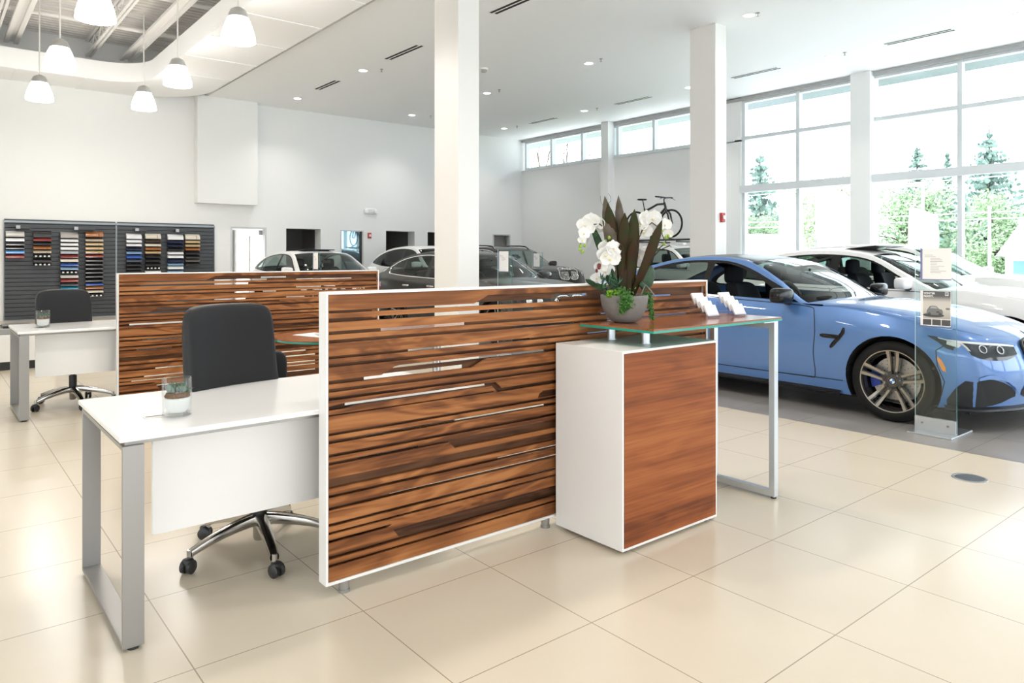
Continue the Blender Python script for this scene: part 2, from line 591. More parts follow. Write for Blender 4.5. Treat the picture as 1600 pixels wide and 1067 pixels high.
for y in (10.6, 13.9, 16.2):
    struct('conduit_pipe', MB().tube([(-4, y, 5.98), (5.5, y, 5.98)], .045, 10), M['steel_white'], smooth=40)

# window wall -------------------------------------------------------
w = MB()
w.box((XW, 10.13, 0), (XW + .25, YW, 4.24))
w.box((XW, -7, 5.22), (XW + .25, YW, 5.5))
w.box((XW, 10.13, 4.2), (XW + .25, 10.55, 5.3))
w.box((XW, -7, 0), (XW + .25, 10.13, .12))
struct('wall_right', w, 'wall')
for n, y in enumerate((14.46, 10.8)):
    struct('pilaster', MB().box((XW - .26, y - .14, 0), (XW, y + .14, ZC)), 'wall')
for n, y in enumerate((7.15, 3.48, -.2, -3.9)):
    struct('pilaster', MB().box((XW - .14, y - .21, 0), (XW + .25, y + .21, ZC)), 'wall')
M['mullion'] = mat('white_window_frame', (.70, .73, .75), .4)
def window(n, y0, y1, z0, z1, ys, zs, t=.085):
    m = MB()
    x0, x1 = XW + .05, XW + .19
    for yy in (y0, y1 - t): m.box((x0, yy, z0), (x1, yy + t, z1))
    for zz in (z0, z1 - t): m.box((x0, y0 + t, zz), (x1, y1 - t, zz + t))
    for yy in ys: m.box((x0 - .02, yy - t / 2, z0 + .01), (x1 - .005, yy + t / 2, z1 - .01))
    for zz in zs: m.box((x0 - .015, y0 + .01, zz - t / 2), (x1 - .01, y1 - .01, zz + t / 2))
    o = struct('window_%d' % n, m, M['mullion'])
    obj('glass_pane', MB().box((XW + .115, y0 + .02, z0 + .02), (XW + .125, y1 - .02, z1 - .02)), 'glass_win', o)
    return o
window(1, 14.45, 18.4, 4.24, 5.22, (17.07, 15.68), ())
window(2, 10.55, 14.45, 4.24, 5.22, (14.22, 12.89, 11.6), ())
window(3, 7.15, 10.13, .12, 5.22, (8.66,), (4.27,))
window(4, 3.48, 7.15, .12, 5.22, (5.31,), (4.27,))
window(5, -.2, 3.48, .12, 5.22, (1.64,), (4.27,))
window(6, -3.9, -.2, .12, 5.22, (-2.05,), (4.27,))
window(7, -7, -3.9, .12, 5.22, (-5.5,), (4.27,))
struct('trim_3', MB().box((XW - .06, -7, 2.93), (XW + .06, 10.13, 3.10)), M['mullion'])
struct('trim_4', MB().box((XW - .03, -7, 5.19), (XW + .05, YW, 5.26)), mat('shadow_gap_grey', (.42, .42, .42), .5))
# clerestory sills
struct('trim_5', MB().box((XW - .03, 10.3, 4.215), (XW + .2, YW, 4.245)), M['mullion'])
# left and rear walls, out of the frame; openings added to let daylight in
struct('wall_left', MB().box((-4.2, 5, 0), (-4, YW, 6.5)).box((-4.2, -7, 0), (-4, -5, 6.5)).box((-4.2, -5, 0), (-4, 5, .7)).box((-4.2, -5, 2.0), (-4, 5, 6.5)).box((-4.2, -.2, .7), (-4, .2, 2.0)), 'wall')
bw = MB().box((-4.2, -7.2, 2.9), (XW + .3, -7, 6.5)).box((-4.2, -7.2, 0), (XW + .3, -7, .3))
for x in (-4.2, 0.6, 5.4, 10.2, 15.2): bw.box((x, -7.2, .3), (x + .6, -7, 2.9))
struct('wall_front', bw, 'wall')
# columns
struct('column', MB().box((4.985, 7.12, 0), (5.295, 7.64, ZC)), 'white')
struct('column', MB().box((10.27, 7.17, 0), (10.58, 7.69, ZC)), 'white')

# roof overhang outside
struct('roof_overhang', MB().box((XW + .25, -12, 5.36), (17.4, 22, 5.5)), mat('grey_metal_soffit', (.12, .15, .17), .45, .3, var=.4, var_scale=1.3))

# ------------------------------------------------------------------ ceiling fittings
M['lens'] = mat('lamp_lens', (1, 1, 1), .5, emit=(1, .97, .93), emit_s=9)
M['fit_white'] = mat('white_trim_ring', (.9, .9, .89), .4)
DL = [(7.15, 17.13, 'above the bulkhead side of the far wall'), (7.15, 13.7, ''), (10.43, 17.13, ''), (10.43, 13.7, ''), (10.43, 10.3, ''), (10.37, 6.6, ''),
      (13.7, 17.13, ''), (13.7, 13.7, ''), (13.7, 10.29, ''), (13.7, 6.92, ''), (13.7, 3.79, '')]
DLAB = ['round recessed downlight nearest the bulkhead box on the far wall',
        'round recessed downlight beside the paired black slots left of the front column',
        'round recessed downlight near the far wall, just left of the front column',
        'round recessed downlight just right of the front column by the smoke detector',
        'round recessed downlight alone in mid ceiling between the two columns',
        'round recessed downlight touching the top of the rear column',
        'round recessed downlight in the far ceiling corner over the first clerestory window',
        'round recessed downlight above the middle of the clerestory windows',
        'round recessed downlight half hidden by the left edge of the rear column',
        'round recessed downlight above the first big window bay',
        'round recessed downlight in the top right corner of the ceiling']
for i, (x, y, _) in enumerate(DL):
    t = thing('ceiling_downlight', DLAB[i], 'ceiling light', (x, y, ZC), 0, 'recessed ceiling downlights')
    obj('trim_ring', MB().lathe([(.085, -.001), (.088, -.007), (.112, -.007), (.115, -.001)], n=28), 'fit_white', t, smooth=40)
    obj('lens', MB().lathe([(.0001, -.004), (.086, -.004)], n=28), 'lens', t)
    lamp('downlight_lamp', (x, y, ZC - .02), LIGHT_DOWN, .16)
SLOT = [(7.12, 14.84, 15.92, 'paired black slots nearest the far wall'), (7.12, 11.4, 12.62, 'paired black slots in the middle of their row'),
        (7.09, 8.1, 9.17, 'paired black slots at the top edge beside the front column'), (13.755, 11.47, 12.62, 'thin grey slot over the second clerestory window'),
        (13.775, 14.9, 16.02, 'thin grey slot over the first clerestory window'), (13.72, 8.03, 9.15, 'thin grey slot right of the rear column'),
        (13.745, 4.78, 5.92, 'thin grey slot near the right end above the big window')]
for x, y0, y1, l in SLOT:
    t = thing('ceiling_diffuser', 'linear ceiling air diffuser, ' + l, 'air vent', (x, (y0 + y1) / 2, ZC), 0, 'linear air diffusers')
    h = (y1 - y0) / 2
    fr = MB()
    for a, b in ((-.1, -.075), (-.012, .012), (.075, .1)): fr.box((a, -h, -.006), (b, h, 0))
    fr.box((-.075, -h, -.006), (-.012, -h + .02, 0)).box((.012, h - .02, -.006), (.075, h, 0))
    obj('frame', fr, 'fit_white', t)
    obj('slot', MB().box((-.075, -h + .02, -.003), (-.012, h, -.0005)).box((.012, -h, -.003), (.075, h - .02, -.0005)), 'dark', t)
SPR = [(7.4, 13.36, 'beside the downlight left of the front column'), (10.9, 16.9, 'near the far wall left of the front column'), (10.44, 13.24, 'right of the front column near the smoke detector'),
       (10.38, 9.91, 'beside the lone mid ceiling downlight'), (13.73, 13.25, 'over the clerestory windows'), (13.75, 16.58, 'in the far ceiling corner'),
       (10.38, 6.45, 'just right of the rear column top'), (13.68, 6.64, 'above the first big window')]
for x, y, l in SPR:
    t = thing('fire_sprinkler', 'small grey ceiling sprinkler head, ' + l, 'sprinkler', (x, y, ZC), 0, 'ceiling sprinkler heads')
    obj('escutcheon', MB().lathe([(.0001, -.008), (.03, -.008), (.036, 0)], n=16), 'alu', t, smooth=40)
    obj('deflector', MB().cyl((0, 0, 0), (0, 0, -.055), .008, n=8).lathe([(.0001, -.052), (.024, -.055), (.0001, -.06)], n=14), 'alu', t)
t = thing('smoke_detector', 'round white smoke detector on ceiling, just right of the front column', 'smoke detector', (9.02, 11.96, ZC))
obj('base', MB().lathe([(.0001, -.03), (.085, -.03), (.09, 0)], n=24), 'fit_white', t, smooth=40)
obj('sensor_head', MB().lathe([(.0001, -.085), (.04, -.085), (.062, -.06), (.06, -.03)], n=20), mat('detector_grey', (.45, .45, .45), .5), t, smooth=40)

# pendants: a 2 by 3 grid under the open roof
M['shade_glow'] = mat('glowing_acrylic', (.9, .9, .9), .3, emit=(1, .97, .93), emit_s=12)
PEND = [(1.65, 10.2, 'glowing bell pendant lamp cut off by the top edge of the picture'), (3.33, 10.0, 'glowing bell pendant lamp closest to the showroom ceiling edge'),
        (1.645, 13.2, 'glowing bell pendant lamp in the middle of the outer row'), (3.37, 13.2, 'glowing bell pendant lamp in the middle of the inner row, by the curved ceiling band'),
        (1.675, 16.07, 'glowing bell pendant lamp above the grey slat wall, outer row nearest the wall'), (3.39, 15.75, 'lowest looking bell pendant lamp, in front of the blank white wall')]
proto = None
for x, y, l in PEND:
    if proto is None:
        t = proto = thing('pendant_lamp', l, 'pendant lamp', (x, y, 4.5), 0, 'bell pendants under the open roof')
        obj('rod', MB().cyl((0, 0, .24), (0, 0, 1.70), .012, n=8), M['steel_white'], t, smooth=40)
        obj('cap', MB().lathe([(.0001, .27), (.05, .265), (.10, .235), (.128, .17), (.135, .125), (.0001, .12)], n=32), mat('frosted_lamp_cap', (.52, .52, .51), .3, .4), t, smooth=50)
        s = obj('lamp_shade', MB().lathe([(.132, .13), (.165, .06), (.20, -.04), (.222, -.13), (.228, -.20), (.218, -.205), (.0001, -.19)], n=40), 'shade_glow', t, smooth=50)
    else:
        t = dup(proto, (x, y, 4.5), 0, l)
    lamp('pendant_lamp_light', (x, y, 4.27), LIGHT_PEND, .40, (1, .95, .88), 170)

# wall fittings
t = thing('emergency_light', 'white twin-head emergency light on far wall above the glass door', 'emergency light', (9.88, YW, 2.66))
obj('housing', MB().superell((.20, .05, .085), .4, .4), mat('white_plastic', (.75, .76, .76), .35), t, smooth=60)
for s in (-1, 1): obj('lamp_head', MB().lathe([(.0001, -.085), (.05, -.085), (.06, -.05), (.04, 0)], (s * .15, -.01, 0), 16, 'Y'), 'fit_white', t, smooth=50)
def alarm(label, loc, rz=0):
    t = thing('fire_alarm', label, 'fire alarm', loc, rz)
    obj('body', MB().box((-.05, -.045, -.08), (.05, 0, .08)), 'red', t, bevel=.006)
    obj('strobe_lens', MB().box((-.025, -.06, -.03), (.03, -.045, .035)), mat('clear_lens', (.8, .7, .7), .2), t)
alarm('small red fire alarm on far wall, right of the glass door', (9.85, YW, 1.97))
alarm('small red fire alarm on the bright side of the rear column', (10.44, 7.17, 2.02))
# ------------------------------------------------------------------ reception furniture
# slatted screen: front boards with grooves, a second board layer behind with through slots
PX0, PX1, PZ0, PZ1 = 1.2275, 3.688, .066, 1.197
def bar(x0, x1, zt, zb): return [(x0, zb), (x1, zb), (x1, zt), (x0, zt)]
E0, E1 = 1.232, 3.683
front = [
    # g1 widening after the jog
    [(E0, 1.124), (E1, 1.124), (E1, 1.171), (2.02, 1.171), (1.94, 1.135), (E0, 1.135)],
    bar(E0, E1, 1.104, 1.088), bar(E0, E1, 1.053, 1.039), bar(E0, E1, 1.019, 1.006), bar(E0, E1, .955, .944), bar(E0, 2.62, .924, .911),
    # upper dark groove joined with g7 by a recess
    [(E0, .844), (1.93, .844), (2.01, .878), (E1, .878), (E1, .892), (1.55, .892), (1.525, .887), (1.465, .859), (E0, .859)],
    bar(E0, E1, .826, .812), bar(E0, E1, .792, .780),
    # g10 with its hook, running into the lower groove
    [(E0, .742), (1.325, .742), (1.35, .749), (2.04, .749), (2.075, .716), (E1, .716), (E1, .733), (2.10, .733), (2.065, .764), (1.30, .764), (E0, .757)],
    bar(E0, 2.05, .7235, .7185), [(2.325, .655), (E1, .655), (E1, .689), (2.36, .689), (2.335, .676)],
    bar(E0, E1, .653, .641), bar(E0, E1, .623, .609), bar(E0, E1, .569, .556),
    [(E0, .525), (1.80, .525), (1.835, .494), (E1, .494), (E1, .538), (E0, .538)],
    bar(E0, E1, .472, .432), bar(E0, E1, .409, .396), bar(E0, E1, .361, .347), bar(E0, E1, .296, .283), bar(E0, E1, .262, .252),
    [(E0, .219), (1.49, .219), (1.545, .168), (E0, .168), (E0, .154), (E1, .154), (E1, .205), (1.58, .205), (1.515, .231), (E0, .231)],
    bar(E0, E1, .133, .123)]
# the last hooked groove is two grooves and a missing board: keep the left board as wood
front[-2] = [(E0, .154), (E1, .154), (E1, .206), (1.52, .206), (1.548, .168), (E0, .168)]
front.insert(-1, [(E0, .2195), (1.49, .2195), (1.515, .231), (E0, .231)])
slots = [bar(1.438, 2.51, 1.138, 1.120), bar(1.40, 2.33, 1.107, 1.085), bar(1.478, 1.913, 1.056, 1.036), bar(2.20, 2.60, 1.021, 1.003), bar(1.61, 2.305, .958, .941),
         bar(1.535, 2.40, .895, .876), bar(1.40, 1.90, .858, .840), bar(1.315, 2.03, .767, .746), bar(1.417, 2.40, .626, .606), bar(1.37, 1.66, .541, .522),
         bar(2.0, 2.40, .541, .526), bar(2.10, 2.9, .412, .393), bar(1.52, 3.0, .364, .344), bar(1.43, 2.15, .299, .280), bar(2.295, 3.0, .299, .280),
         bar(1.33, 1.756, .265, .249), bar(2.19, 3.0, .265, .249), bar(1.53, 3.0, .209, .192), bar(2.45, 2.7, 1.158, 1.143),
         bar(2.80, 3.40, 1.13, 1.115), bar(2.80, 3.22, 1.061, 1.042), bar(2.85, 3.55, 1.031, 1.010), bar(2.70, 3.1, .955, .944)]
def yplane(y): return lambda a, b, d: (a, y + d, b)
def make_screen(name, label, loc):
    t = thing(name, label, 'screen', loc, 0, 'slatted walnut desk screens')
    f = MB()
    X0, X1, Z0, Z1, Y0, Y1 = 1.2175, 3.70, .053, 1.208, 2.640, 2.706
    f.box((X0, Y0, Z0), (X0 + .010, Y1, Z1)).box((X1 - .012, Y0, Z0), (X1, Y1, Z1)).box((X0 + .010, Y0, Z1 - .010), (X1 - .012, Y1, Z1)).box((X0 + .010, Y0, Z0), (X1 - .012, Y1, Z0 + .012))
    obj('frame', f, 'white', t, bevel=.0012)
    obj('slat_panel', MB().prism(rect(PX0 + .003, PZ0, PX1, PZ1), front, yplane(2.645), .013), 'walnut', t)
    obj('backing_panel', MB().prism(rect(PX0 - .0, PZ0 - .001, PX1, PZ1), slots, yplane(2.676), .010), 'walnut_deep', t)
    for x in (1.31, 2.40, 3.55):
        obj('foot', MB().lathe([(.0001, .053), (.021, .053), (.021, .012), (.024, .012), (.024, 0), (.0001, 0)], (x, 2.673, 0), 20), 'alu', t, smooth=40)
    return t
_obj = obj
def obj(name, mb, mats, parent=None, smooth=None, bevel=0, loc=None, normals=True, label=None):
    o = _obj(name, mb, mats, parent, smooth, bevel, loc, normals)
    if label: o['label'] = label
    return o
make_screen('slatted_screen', 'walnut slatted screen in a white frame, behind the white cabinet in front', (0, 0, 0))
ST2 = (.078, 4.35)
s2 = make_screen('slatted_screen', 'walnut slatted screen in a white frame, farther one behind the black chair', (ST2[0] - .03, ST2[1], 0))
s2.scale = (1.025, 1, 1)

def make_desk(label, loc):
    t = thing('desk', label, 'desk', loc, 0, 'white desks on silver loop legs')
    x0, x1, y0, y1 = .508, 1.98, 2.708, 3.545
    obj('desktop', MB().box((x0, y0 + .0, .718), (x1, y1, .738)), 'white_gloss', t, bevel=.004)
    g = MB()
    lx0, lx1 = .520, .588
    ya, yb, th = 2.722, 3.53, .016
    g.box((lx0, ya, .012), (lx1, ya + th, .702)).box((lx0, yb - th, .012), (lx1, yb, .702)).box((lx0, ya + th, .012), (lx1, yb - th, .012 + th)).box((lx0, ya + th, .702 - th), (lx1, yb - th, .702))
    obj('loop_leg', g, 'alu', t, bevel=.0015)
    obj('under_rail', MB().box((.53, 2.74, .702), (.60, 3.51, .718)).box((.60, 2.745, .700), (1.95, 2.785, .718)).box((.60, 3.47, .700), (1.95, 3.51, .718)), 'alu', t)
    for y in (2.745, 3.51): obj('glide', MB().cyl((.556, y, 0), (.556, y, .013), .018, n=16), 'black_plastic', t)
    obj('modesty_panel', MB().box((.642, 2.845, .337), (1.97, 2.863, .700)), 'white', t, bevel=.001)
    p = MB()
    for a in (1.83,): p.box((a, 2.865, .02), (a + .018, 3.50, .700))
    obj('end_panel', p, 'white', t)
    gr = MB().box((.640, 2.955, .7375), (.725, 3.005, .7395))
    o = obj('cable_grommet', gr, mat('grommet_grey', (.70, .69, .67), .4), t)
    obj('grommet_slot', MB().box((.650, 2.985, .7393), (.715, 2.995, .7402)), 'black_plastic', o)
    return t
make_desk('white desk in front, beside the near slatted screen, with silver loop leg', (0, 0, 0))
make_desk('white desk farther back, in front of the grey slat wall', (ST2[0], ST2[1], 0))

# reception cabinet
t = thing('reception_cabinet', 'white storage cabinet with walnut front standing against the slatted screen', 'cabinet', (2.79, 2.41, 0))
cx = MB().prism(rect(-.36, .018, .355, .921), [rect(-.349, .030, .344, .909)], lambda a, b, d: (a, -.222 + d, b), .440)
cx.box((-.349, .20, .030), (.344, .216, .909))
obj('carcass', cx, 'white', t, bevel=.001)
obj('front_panel', MB().box((-.348, -.2245, .031), (.343, -.206, .908)), 'walnut_front', t, label='walnut front panel')
for x in (-.31, .30):
    for y in (-.18, .17): obj('foot', MB().cyl((x, y, 0), (x, y, .018), .019, n=16), 'black_plastic', t)

# walnut and glass counter top on stand-offs and a loop leg
t = thing('counter_table', 'raised walnut and glass counter top on silver posts over the white cabinet', 'table', (3.15, 2.39, 0))
tx0, tx1, ty0, ty1 = 2.603 - 3.15, 3.708 - 3.15, 2.152 - 2.39, 2.634 - 2.39
obj('wood_top', MB().box((tx0 + .001, ty0 + .001, 1.004), (tx1 - .001, ty1, 1.012)), 'walnut_top', t)
obj('glass_plate', MB().box((tx0, ty0, .992), (tx1, ty1, 1.0039)), 'glass_edge', t, label='green edged glass plate')
for x, y in ((2.752, 2.325), (2.752, 2.555)):
    obj('standoff_post', MB().lathe([(.0001, .921), (.026, .921), (.026, .926), (.0215, .926), (.0215, .992), (.0001, .992)], (x - 3.15, y - 2.39, 0), 24), 'alu_blue', t, smooth=40)
lx = 3.675 - 3.15
g = MB().prism(rect(-.222, .012, .205, .984), [rect(-.188, .046, .171, .950)], lambda a, b, d: (lx - .02 + d, a, b), .038)
obj('loop_leg', g, 'alu_blue', t, bevel=.001)
obj('leg_plate', MB().box((lx - .12, -.22, .984), (lx + .02, .2, .992)), 'alu_blue', t)
for y in (-.205, .19): obj('glide', MB().cyl((lx, y, 0), (lx, y, .013), .015, n=14), 'black_plastic', t)

# swivel chairs --------------------------------------------------------
def make_chair(label, loc, rz, base_rot, dz):
    t = thing('office_chair', label, 'chair', loc, rz, 'black swivel chairs behind the desks')
    # local: sitter looks towards -y, backrest at +y
    def back(p):
        z = p.z / .335
        w = 1.0 - .03 * z + (-.07 * (z + .55) ** 2 if z < -.55 else 0)
        x = p.x * w
        y = p.y + .10 * (x / .24) ** 2 * -.35 + .05 * z + .012 * math.cos(z * 2)
        zz = p.z + (.012 * (1 - (x / .24) ** 2) if p.z > .25 else 0)
        return Vector((x, .235 + y, .775 + dz + zz))
    obj('backrest', MB().superell((.232, .044, .335), .24, .34, back, 40, 30), 'leather', t, smooth=80)
    def seat(p): return Vector((p.x, p.y - .02, .475 + dz + p.z + .015 * math.cos(p.y * 5)))
    obj('seat', MB().superell((.25, .245, .05), .4, .4, seat, 36, 14), 'leather', t, smooth=80)
    obj('back_bracket', MB().tube([(0, .16, .40 + dz), (0, .27, .41 + dz), (0, .315, .50 + dz), (0, .31, .62 + dz)], .028, 10), 'black_plastic', t, smooth=50)
    obj('seat_mechanism', MB().superell((.10, .15, .03), .3, .3, lambda p: p + Vector((0, .02, .395 + dz))), 'black_plastic', t, smooth=60)
    obj('gas_lift', MB().cyl((0, 0, .15), (0, 0, .27), .032, n=20).cyl((0, 0, .26), (0, 0, .40 + dz), .022, n=20), 'black_plastic', t, smooth=50)
    b = MB().lathe([(.0001, .05), (.024, .05), (.028, .06), (.028, .11), (.045, .13), (.05, .15), (.045, .165), (.0001, .165)], n=24)
    for k in range(5):
        a = math.radians(base_rot + 72 * k) - rz
        pts = []
        for i in range(9):
            s = i / 8
            r = .035 + .285 * s
            pts.append((r, .145 - .02 * s - .045 * s * s))
        d = Vector((math.cos(a), math.sin(a), 0)); e = Vector((-math.sin(a), math.cos(a), 0))
        P = []
        for i, (r, z) in enumerate(pts):
            s = i / 8
            w = .031 - .012 * s; h = .027 - .011 * s
            c = d * r + Vector((0, 0, z))
            ring = []
            for q in range(10):
                u = 2 * PI * q / 10
                ring.append(c + e * w * math.copysign(abs(math.cos(u)) ** .6, math.cos(u)) + Vector((0, 0, h * math.copysign(abs(math.sin(u)) ** .6, math.sin(u)))))
            P.append(ring)
        b.grid(P, close_u=True)
        tip = d * .32
        b.cyl(tip + Vector((0, 0, .055)), tip + Vector((0, 0, .095)), .013, .013, 12)
    bo = obj('star_base', b, 'chrome', t, smooth=50)
    for k in range(5):
        a = math.radians(base_rot + 72 * k) - rz
        tip = Vector((math.cos(a), math.sin(a), 0)) * .32
        o = Vector((math.cos(a + .5), math.sin(a + .5), 0)); x = Vector((-o.y, o.x, 0))
        c = tip + o * .012
        m = MB()
        for s in (-1, 1):
            p0 = c + x * s * .006 + Vector((0, 0, .029)); p1 = c + x * s * .026 + Vector((0, 0, .029))
            m.tube([p0, p0 + (p1 - p0) * .15, p0 + (p1 - p0) * .8, p1], [.026, .029, .029, .024], 20)
        m.superell((.022, .022, .017), .6, .6, lambda p: p + c + Vector((0, 0, .048)), 14, 8)
        obj('caster', m, 'black_plastic', bo, smooth=50)
    return t
make_chair('black leather swivel chair behind the near desk on a polished star base', (1.195, 3.30, 0), math.radians(14), 45, 0)
make_chair('black leather swivel chair behind the farther desk, before the grey slat wall', (1.05, 7.62, 0), math.radians(10), 165 + 38, -.075)

# visitors' table and chair between the two stations
t = thing('meeting_table', 'round-ended walnut and glass visitor table in front of the farther screen', 'table', (2.95, 5.18, 0))
cap = arc(-.52, 0, .42, 90, 270, 20) + arc(.52, 0, .42, -90, 90, 20)
obj('wood_top', MB().prism(cap, [], lambda a, b, d: (a, b, .737 + d), .010), 'walnut_top', t)
obj('glass_plate', MB().prism([(a * 1.003, b * 1.003) for a, b in cap], [], lambda a, b, d: (a, b, .724 + d), .0125), 'glass_edge', t)
for x in (-.45, .45):
    obj('leg', MB().cyl((x, 0, .02), (x, 0, .724), .035, n=20).lathe([(.0001, .02), (.03, .022), (.2, .008), (.205, 0), (.0001, 0)], (x, 0, 0), 28), 'alu_blue', t, smooth=40)
for i, (x, y, r, l) in enumerate(((2.34, 5.25, .3, 'white printed sheet lying on the visitor table'), (2.42, 5.16, -.25, 'grey picture leaflet lying on top of a sheet on the visitor table'))):
    tag(obj('leaflet', MB().rbox((0, 0, .001), (.21, .29, .0015), Matrix.Rotation(r, 3, 'Z')), 'paper' if i == 0 else mat('leaflet_print', (.4, .42, .45), .4), None, loc=(x, y, .7472 + i * .002)), l, 'leaflet')
t = thing('visitor_chair', 'low black visitor chair half hidden behind the near swivel chair', 'chair', (1.46, 4.42, 0), math.radians(-12))
obj('seat', MB().superell((.24, .25, .05), .35, .35, lambda p: p + Vector((0, .02, .43)), 30, 12), 'leather', t, smooth=70)
obj('backrest', MB().superell((.255, .035, .20), .25, .3, lambda p: p + Vector((0, -.235 - .0 * p.z, .60)), 32, 20), 'leather', t, smooth=70)
for x in (-.22, .22):
    obj('armrest', MB().superell((.022, .22, .02), .4, .4, lambda p: p + Vector((x * 1.1, .0, .64)), 16, 8), 'black_plastic', t, smooth=60)
    for y in (-.21, .21): obj('leg', MB().cyl((x, y, 0), (x, y * .95, .62 if y > 0 else .44), .013, n=12), 'chrome', t, smooth=40)

# terrarium glasses
M['gravel'] = mat('brown_bark', (.16, .075, .03), .9, bump=(90, .8, .004), var=.5, var_scale=60)
M['succ'] = mat('succulent_green', (.07, .15, .085), .45, var=.4, var_scale=30)
M['sand'] = mat('white_sand', (.82, .81, .79), .8)
M['glass_vase'] = glass_mat('vase_glass', (.97, .98, .98), 1.0, 0, 1.5)
def terrarium(label, loc, seed):
    rnd = random.Random(seed)
    t = thing('terrarium_glass', label, 'glass planter', loc, 0, 'succulent glasses on the desks')
    obj('glass', MB().lathe([(.0001, .001), (.050, .001), (.0525, .004), (.0535, .142), (.0515, .145), (.0495, .142), (.0495, .012), (.0001, .009)], n=40), 'glass_vase', t, smooth=50)
    obj('planter_cup', MB().lathe([(.0001, .014), (.032, .014), (.043, .028), (.0465, .068), (.043, .070), (.0001, .068)], n=32), 'sand', t, smooth=50)
    def lump(p):
        k = 1 + .12 * math.sin(p.x * 330 + p.y * 210) * math.cos(p.y * 290)
        return Vector((p.x * k, p.y * k, .076 + p.z * k))
    obj('bark_mulch', MB().superell((.044, .044, .014), .8, 1, lump, 40, 14), 'gravel', t, smooth=70)
    for cx_, cy_ in ((-.018, .006), (.020, -.006)):
        m = MB()
        for i in range(26):
            a = rnd.random() * 2 * PI; el = rnd.uniform(.25, 1.35)
            L = rnd.uniform(.026, .042)
            d = Vector((math.cos(a) * math.cos(el), math.sin(a) * math.cos(el), math.sin(el)))
            p = Vector((cx_, cy_, .086))
            m.tube([p, p + d * L * .45, p + d * L * .8 + Vector((0, 0, .003)), p + d * L + Vector((0, 0, .006))], [.004, .005, .003, .0003], 6)
        obj('succulent', m, 'succ', t, smooth=60)
terrarium('clear glass with a small succulent on the near white desk', (.752, 2.955, .739), 1)
terrarium('clear glass with a small succulent on the farther white desk', (.80, 7.43, .739), 2)

# concrete bowl with the flower arrangement ------------------------------
bx, by, bz = 2.797, 2.505, 1.012
t = thing('planter_bowl', 'grey concrete bowl planted with dark bromeliad leaves and white orchids on the counter', 'planter', (bx, by, bz))
prof = [(.0001, .001), (.05, .001), (.066, .006), (.086, .024), (.104, .052), (.1165, .086), (.1215, .118), (.1225, .139), (.1205, .141), (.1165, .139), (.115, .12), (.0001, .115)]
obj('bowl', MB().lathe(prof, n=56), 'concrete', t, smooth=50)
obj('soil', MB().superell((.108, .108, .016), .9, 1, lambda p: p + Vector((0, 0, .122)), 30, 10), mat('potting_soil', (.035, .018, .010), .95, bump=(60, 1, .006)), t, smooth=60)
# camera-facing frame of the arrangement: e = sideways, f = towards the far side
e = Vector((.774, -.633, 0)).normalized(); fdir = Vector((.633, .774, 0)); up = Vector((0, 0, 1))
K = 3.53 / 1123.
def at(px, py, depth=0.):           # point of the arrangement, measured on its middle plane
    return e * ((px - 975.5) * K) + fdir * depth + up * ((504.5 - py) * K * (1.045 if py < 440 else 1))
def blade(mb, p0, p1, w, bend=0., n=12, tip=1., cup=.25, side=None):
    p0, p1 = Vector(p0), Vector(p1)
    d = (p1 - p0)
    s = (side or d.cross(fdir)).normalized()
    nrm = s.cross(d).normalized()
    P = []
    for i in range(n + 1):
        q = i / n
        c = p0 + d * q + nrm * bend * math.sin(q * PI) + nrm * bend * .6 * q * q
        ww = 1.22 * w * (.45 + .85 * q - .2 * q * q if q < .55 else .9 - ((q - .55) / .45) ** 3.2 * .9)
        ww = max(ww, .0006)
        P.append([c - s * ww + nrm * ww * cup, c - s * ww * .5 + nrm * ww * cup * .3, c, c + s * ww * .5 + nrm * ww * cup * .3, c + s * ww + nrm * ww * cup])
    mb.grid(P)
def leaf_mat(name, c0, c1, sc=20, rough=.4):
    m, nt, b = new_mat(name)
    tc = N(nt, 'ShaderNodeTexCoord'); no = N(nt, 'ShaderNodeTexNoise'); no.inputs['Scale'].default_value = sc
    cr = N(nt, 'ShaderNodeValToRGB'); cr.color_ramp.elements[0].color = (*c0, 1); cr.color_ramp.elements[1].color = (*c1, 1)
    cr.color_ramp.elements[0].position = .38; cr.color_ramp.elements[1].position = .62
    nt.links.new(tc.outputs['Object'], no.inputs['Vector']); nt.links.new(no.outputs['Fac'], cr.inputs[0]); nt.links.new(cr.outputs[0], b.inputs['Base Color'])
    b.inputs['Roughness'].default_value = rough
    b.inputs['Specular IOR Level'].default_value = .2
    return m
M['brom'] = leaf_mat('bromeliad_leaf', (.024, .030, .006), (.042, .019, .008), 14, .6)
M['brom_pale'] = leaf_mat('bromeliad_leaf_back', (.08, .068, .045), (.13, .105, .085), 14, .6)
M['dgreen'] = leaf_mat('dark_green_leaf', (.012, .035, .012), (.03, .075, .025), 20)
M['bgreen'] = leaf_mat('blue_green_succulent', (.03, .09, .06), (.06, .14, .08), 40)
M['lime'] = leaf_mat('bright_green_moss', (.12, .30, .02), (.22, .42, .04), 60)
M['trail'] = leaf_mat('trailing_green', (.035, .12, .025), (.10, .24, .05), 50)
M['petal'] = mat('white_orchid_petal', (.86, .85, .82), .6)
M['lip'] = mat('yellow_orchid_lip', (.80, .68, .42), .6)
M['stem'] = mat('orchid_stem', (.025, .030, .015), .5)
M['bud'] = mat('green_bud', (.28, .42, .05), .5)
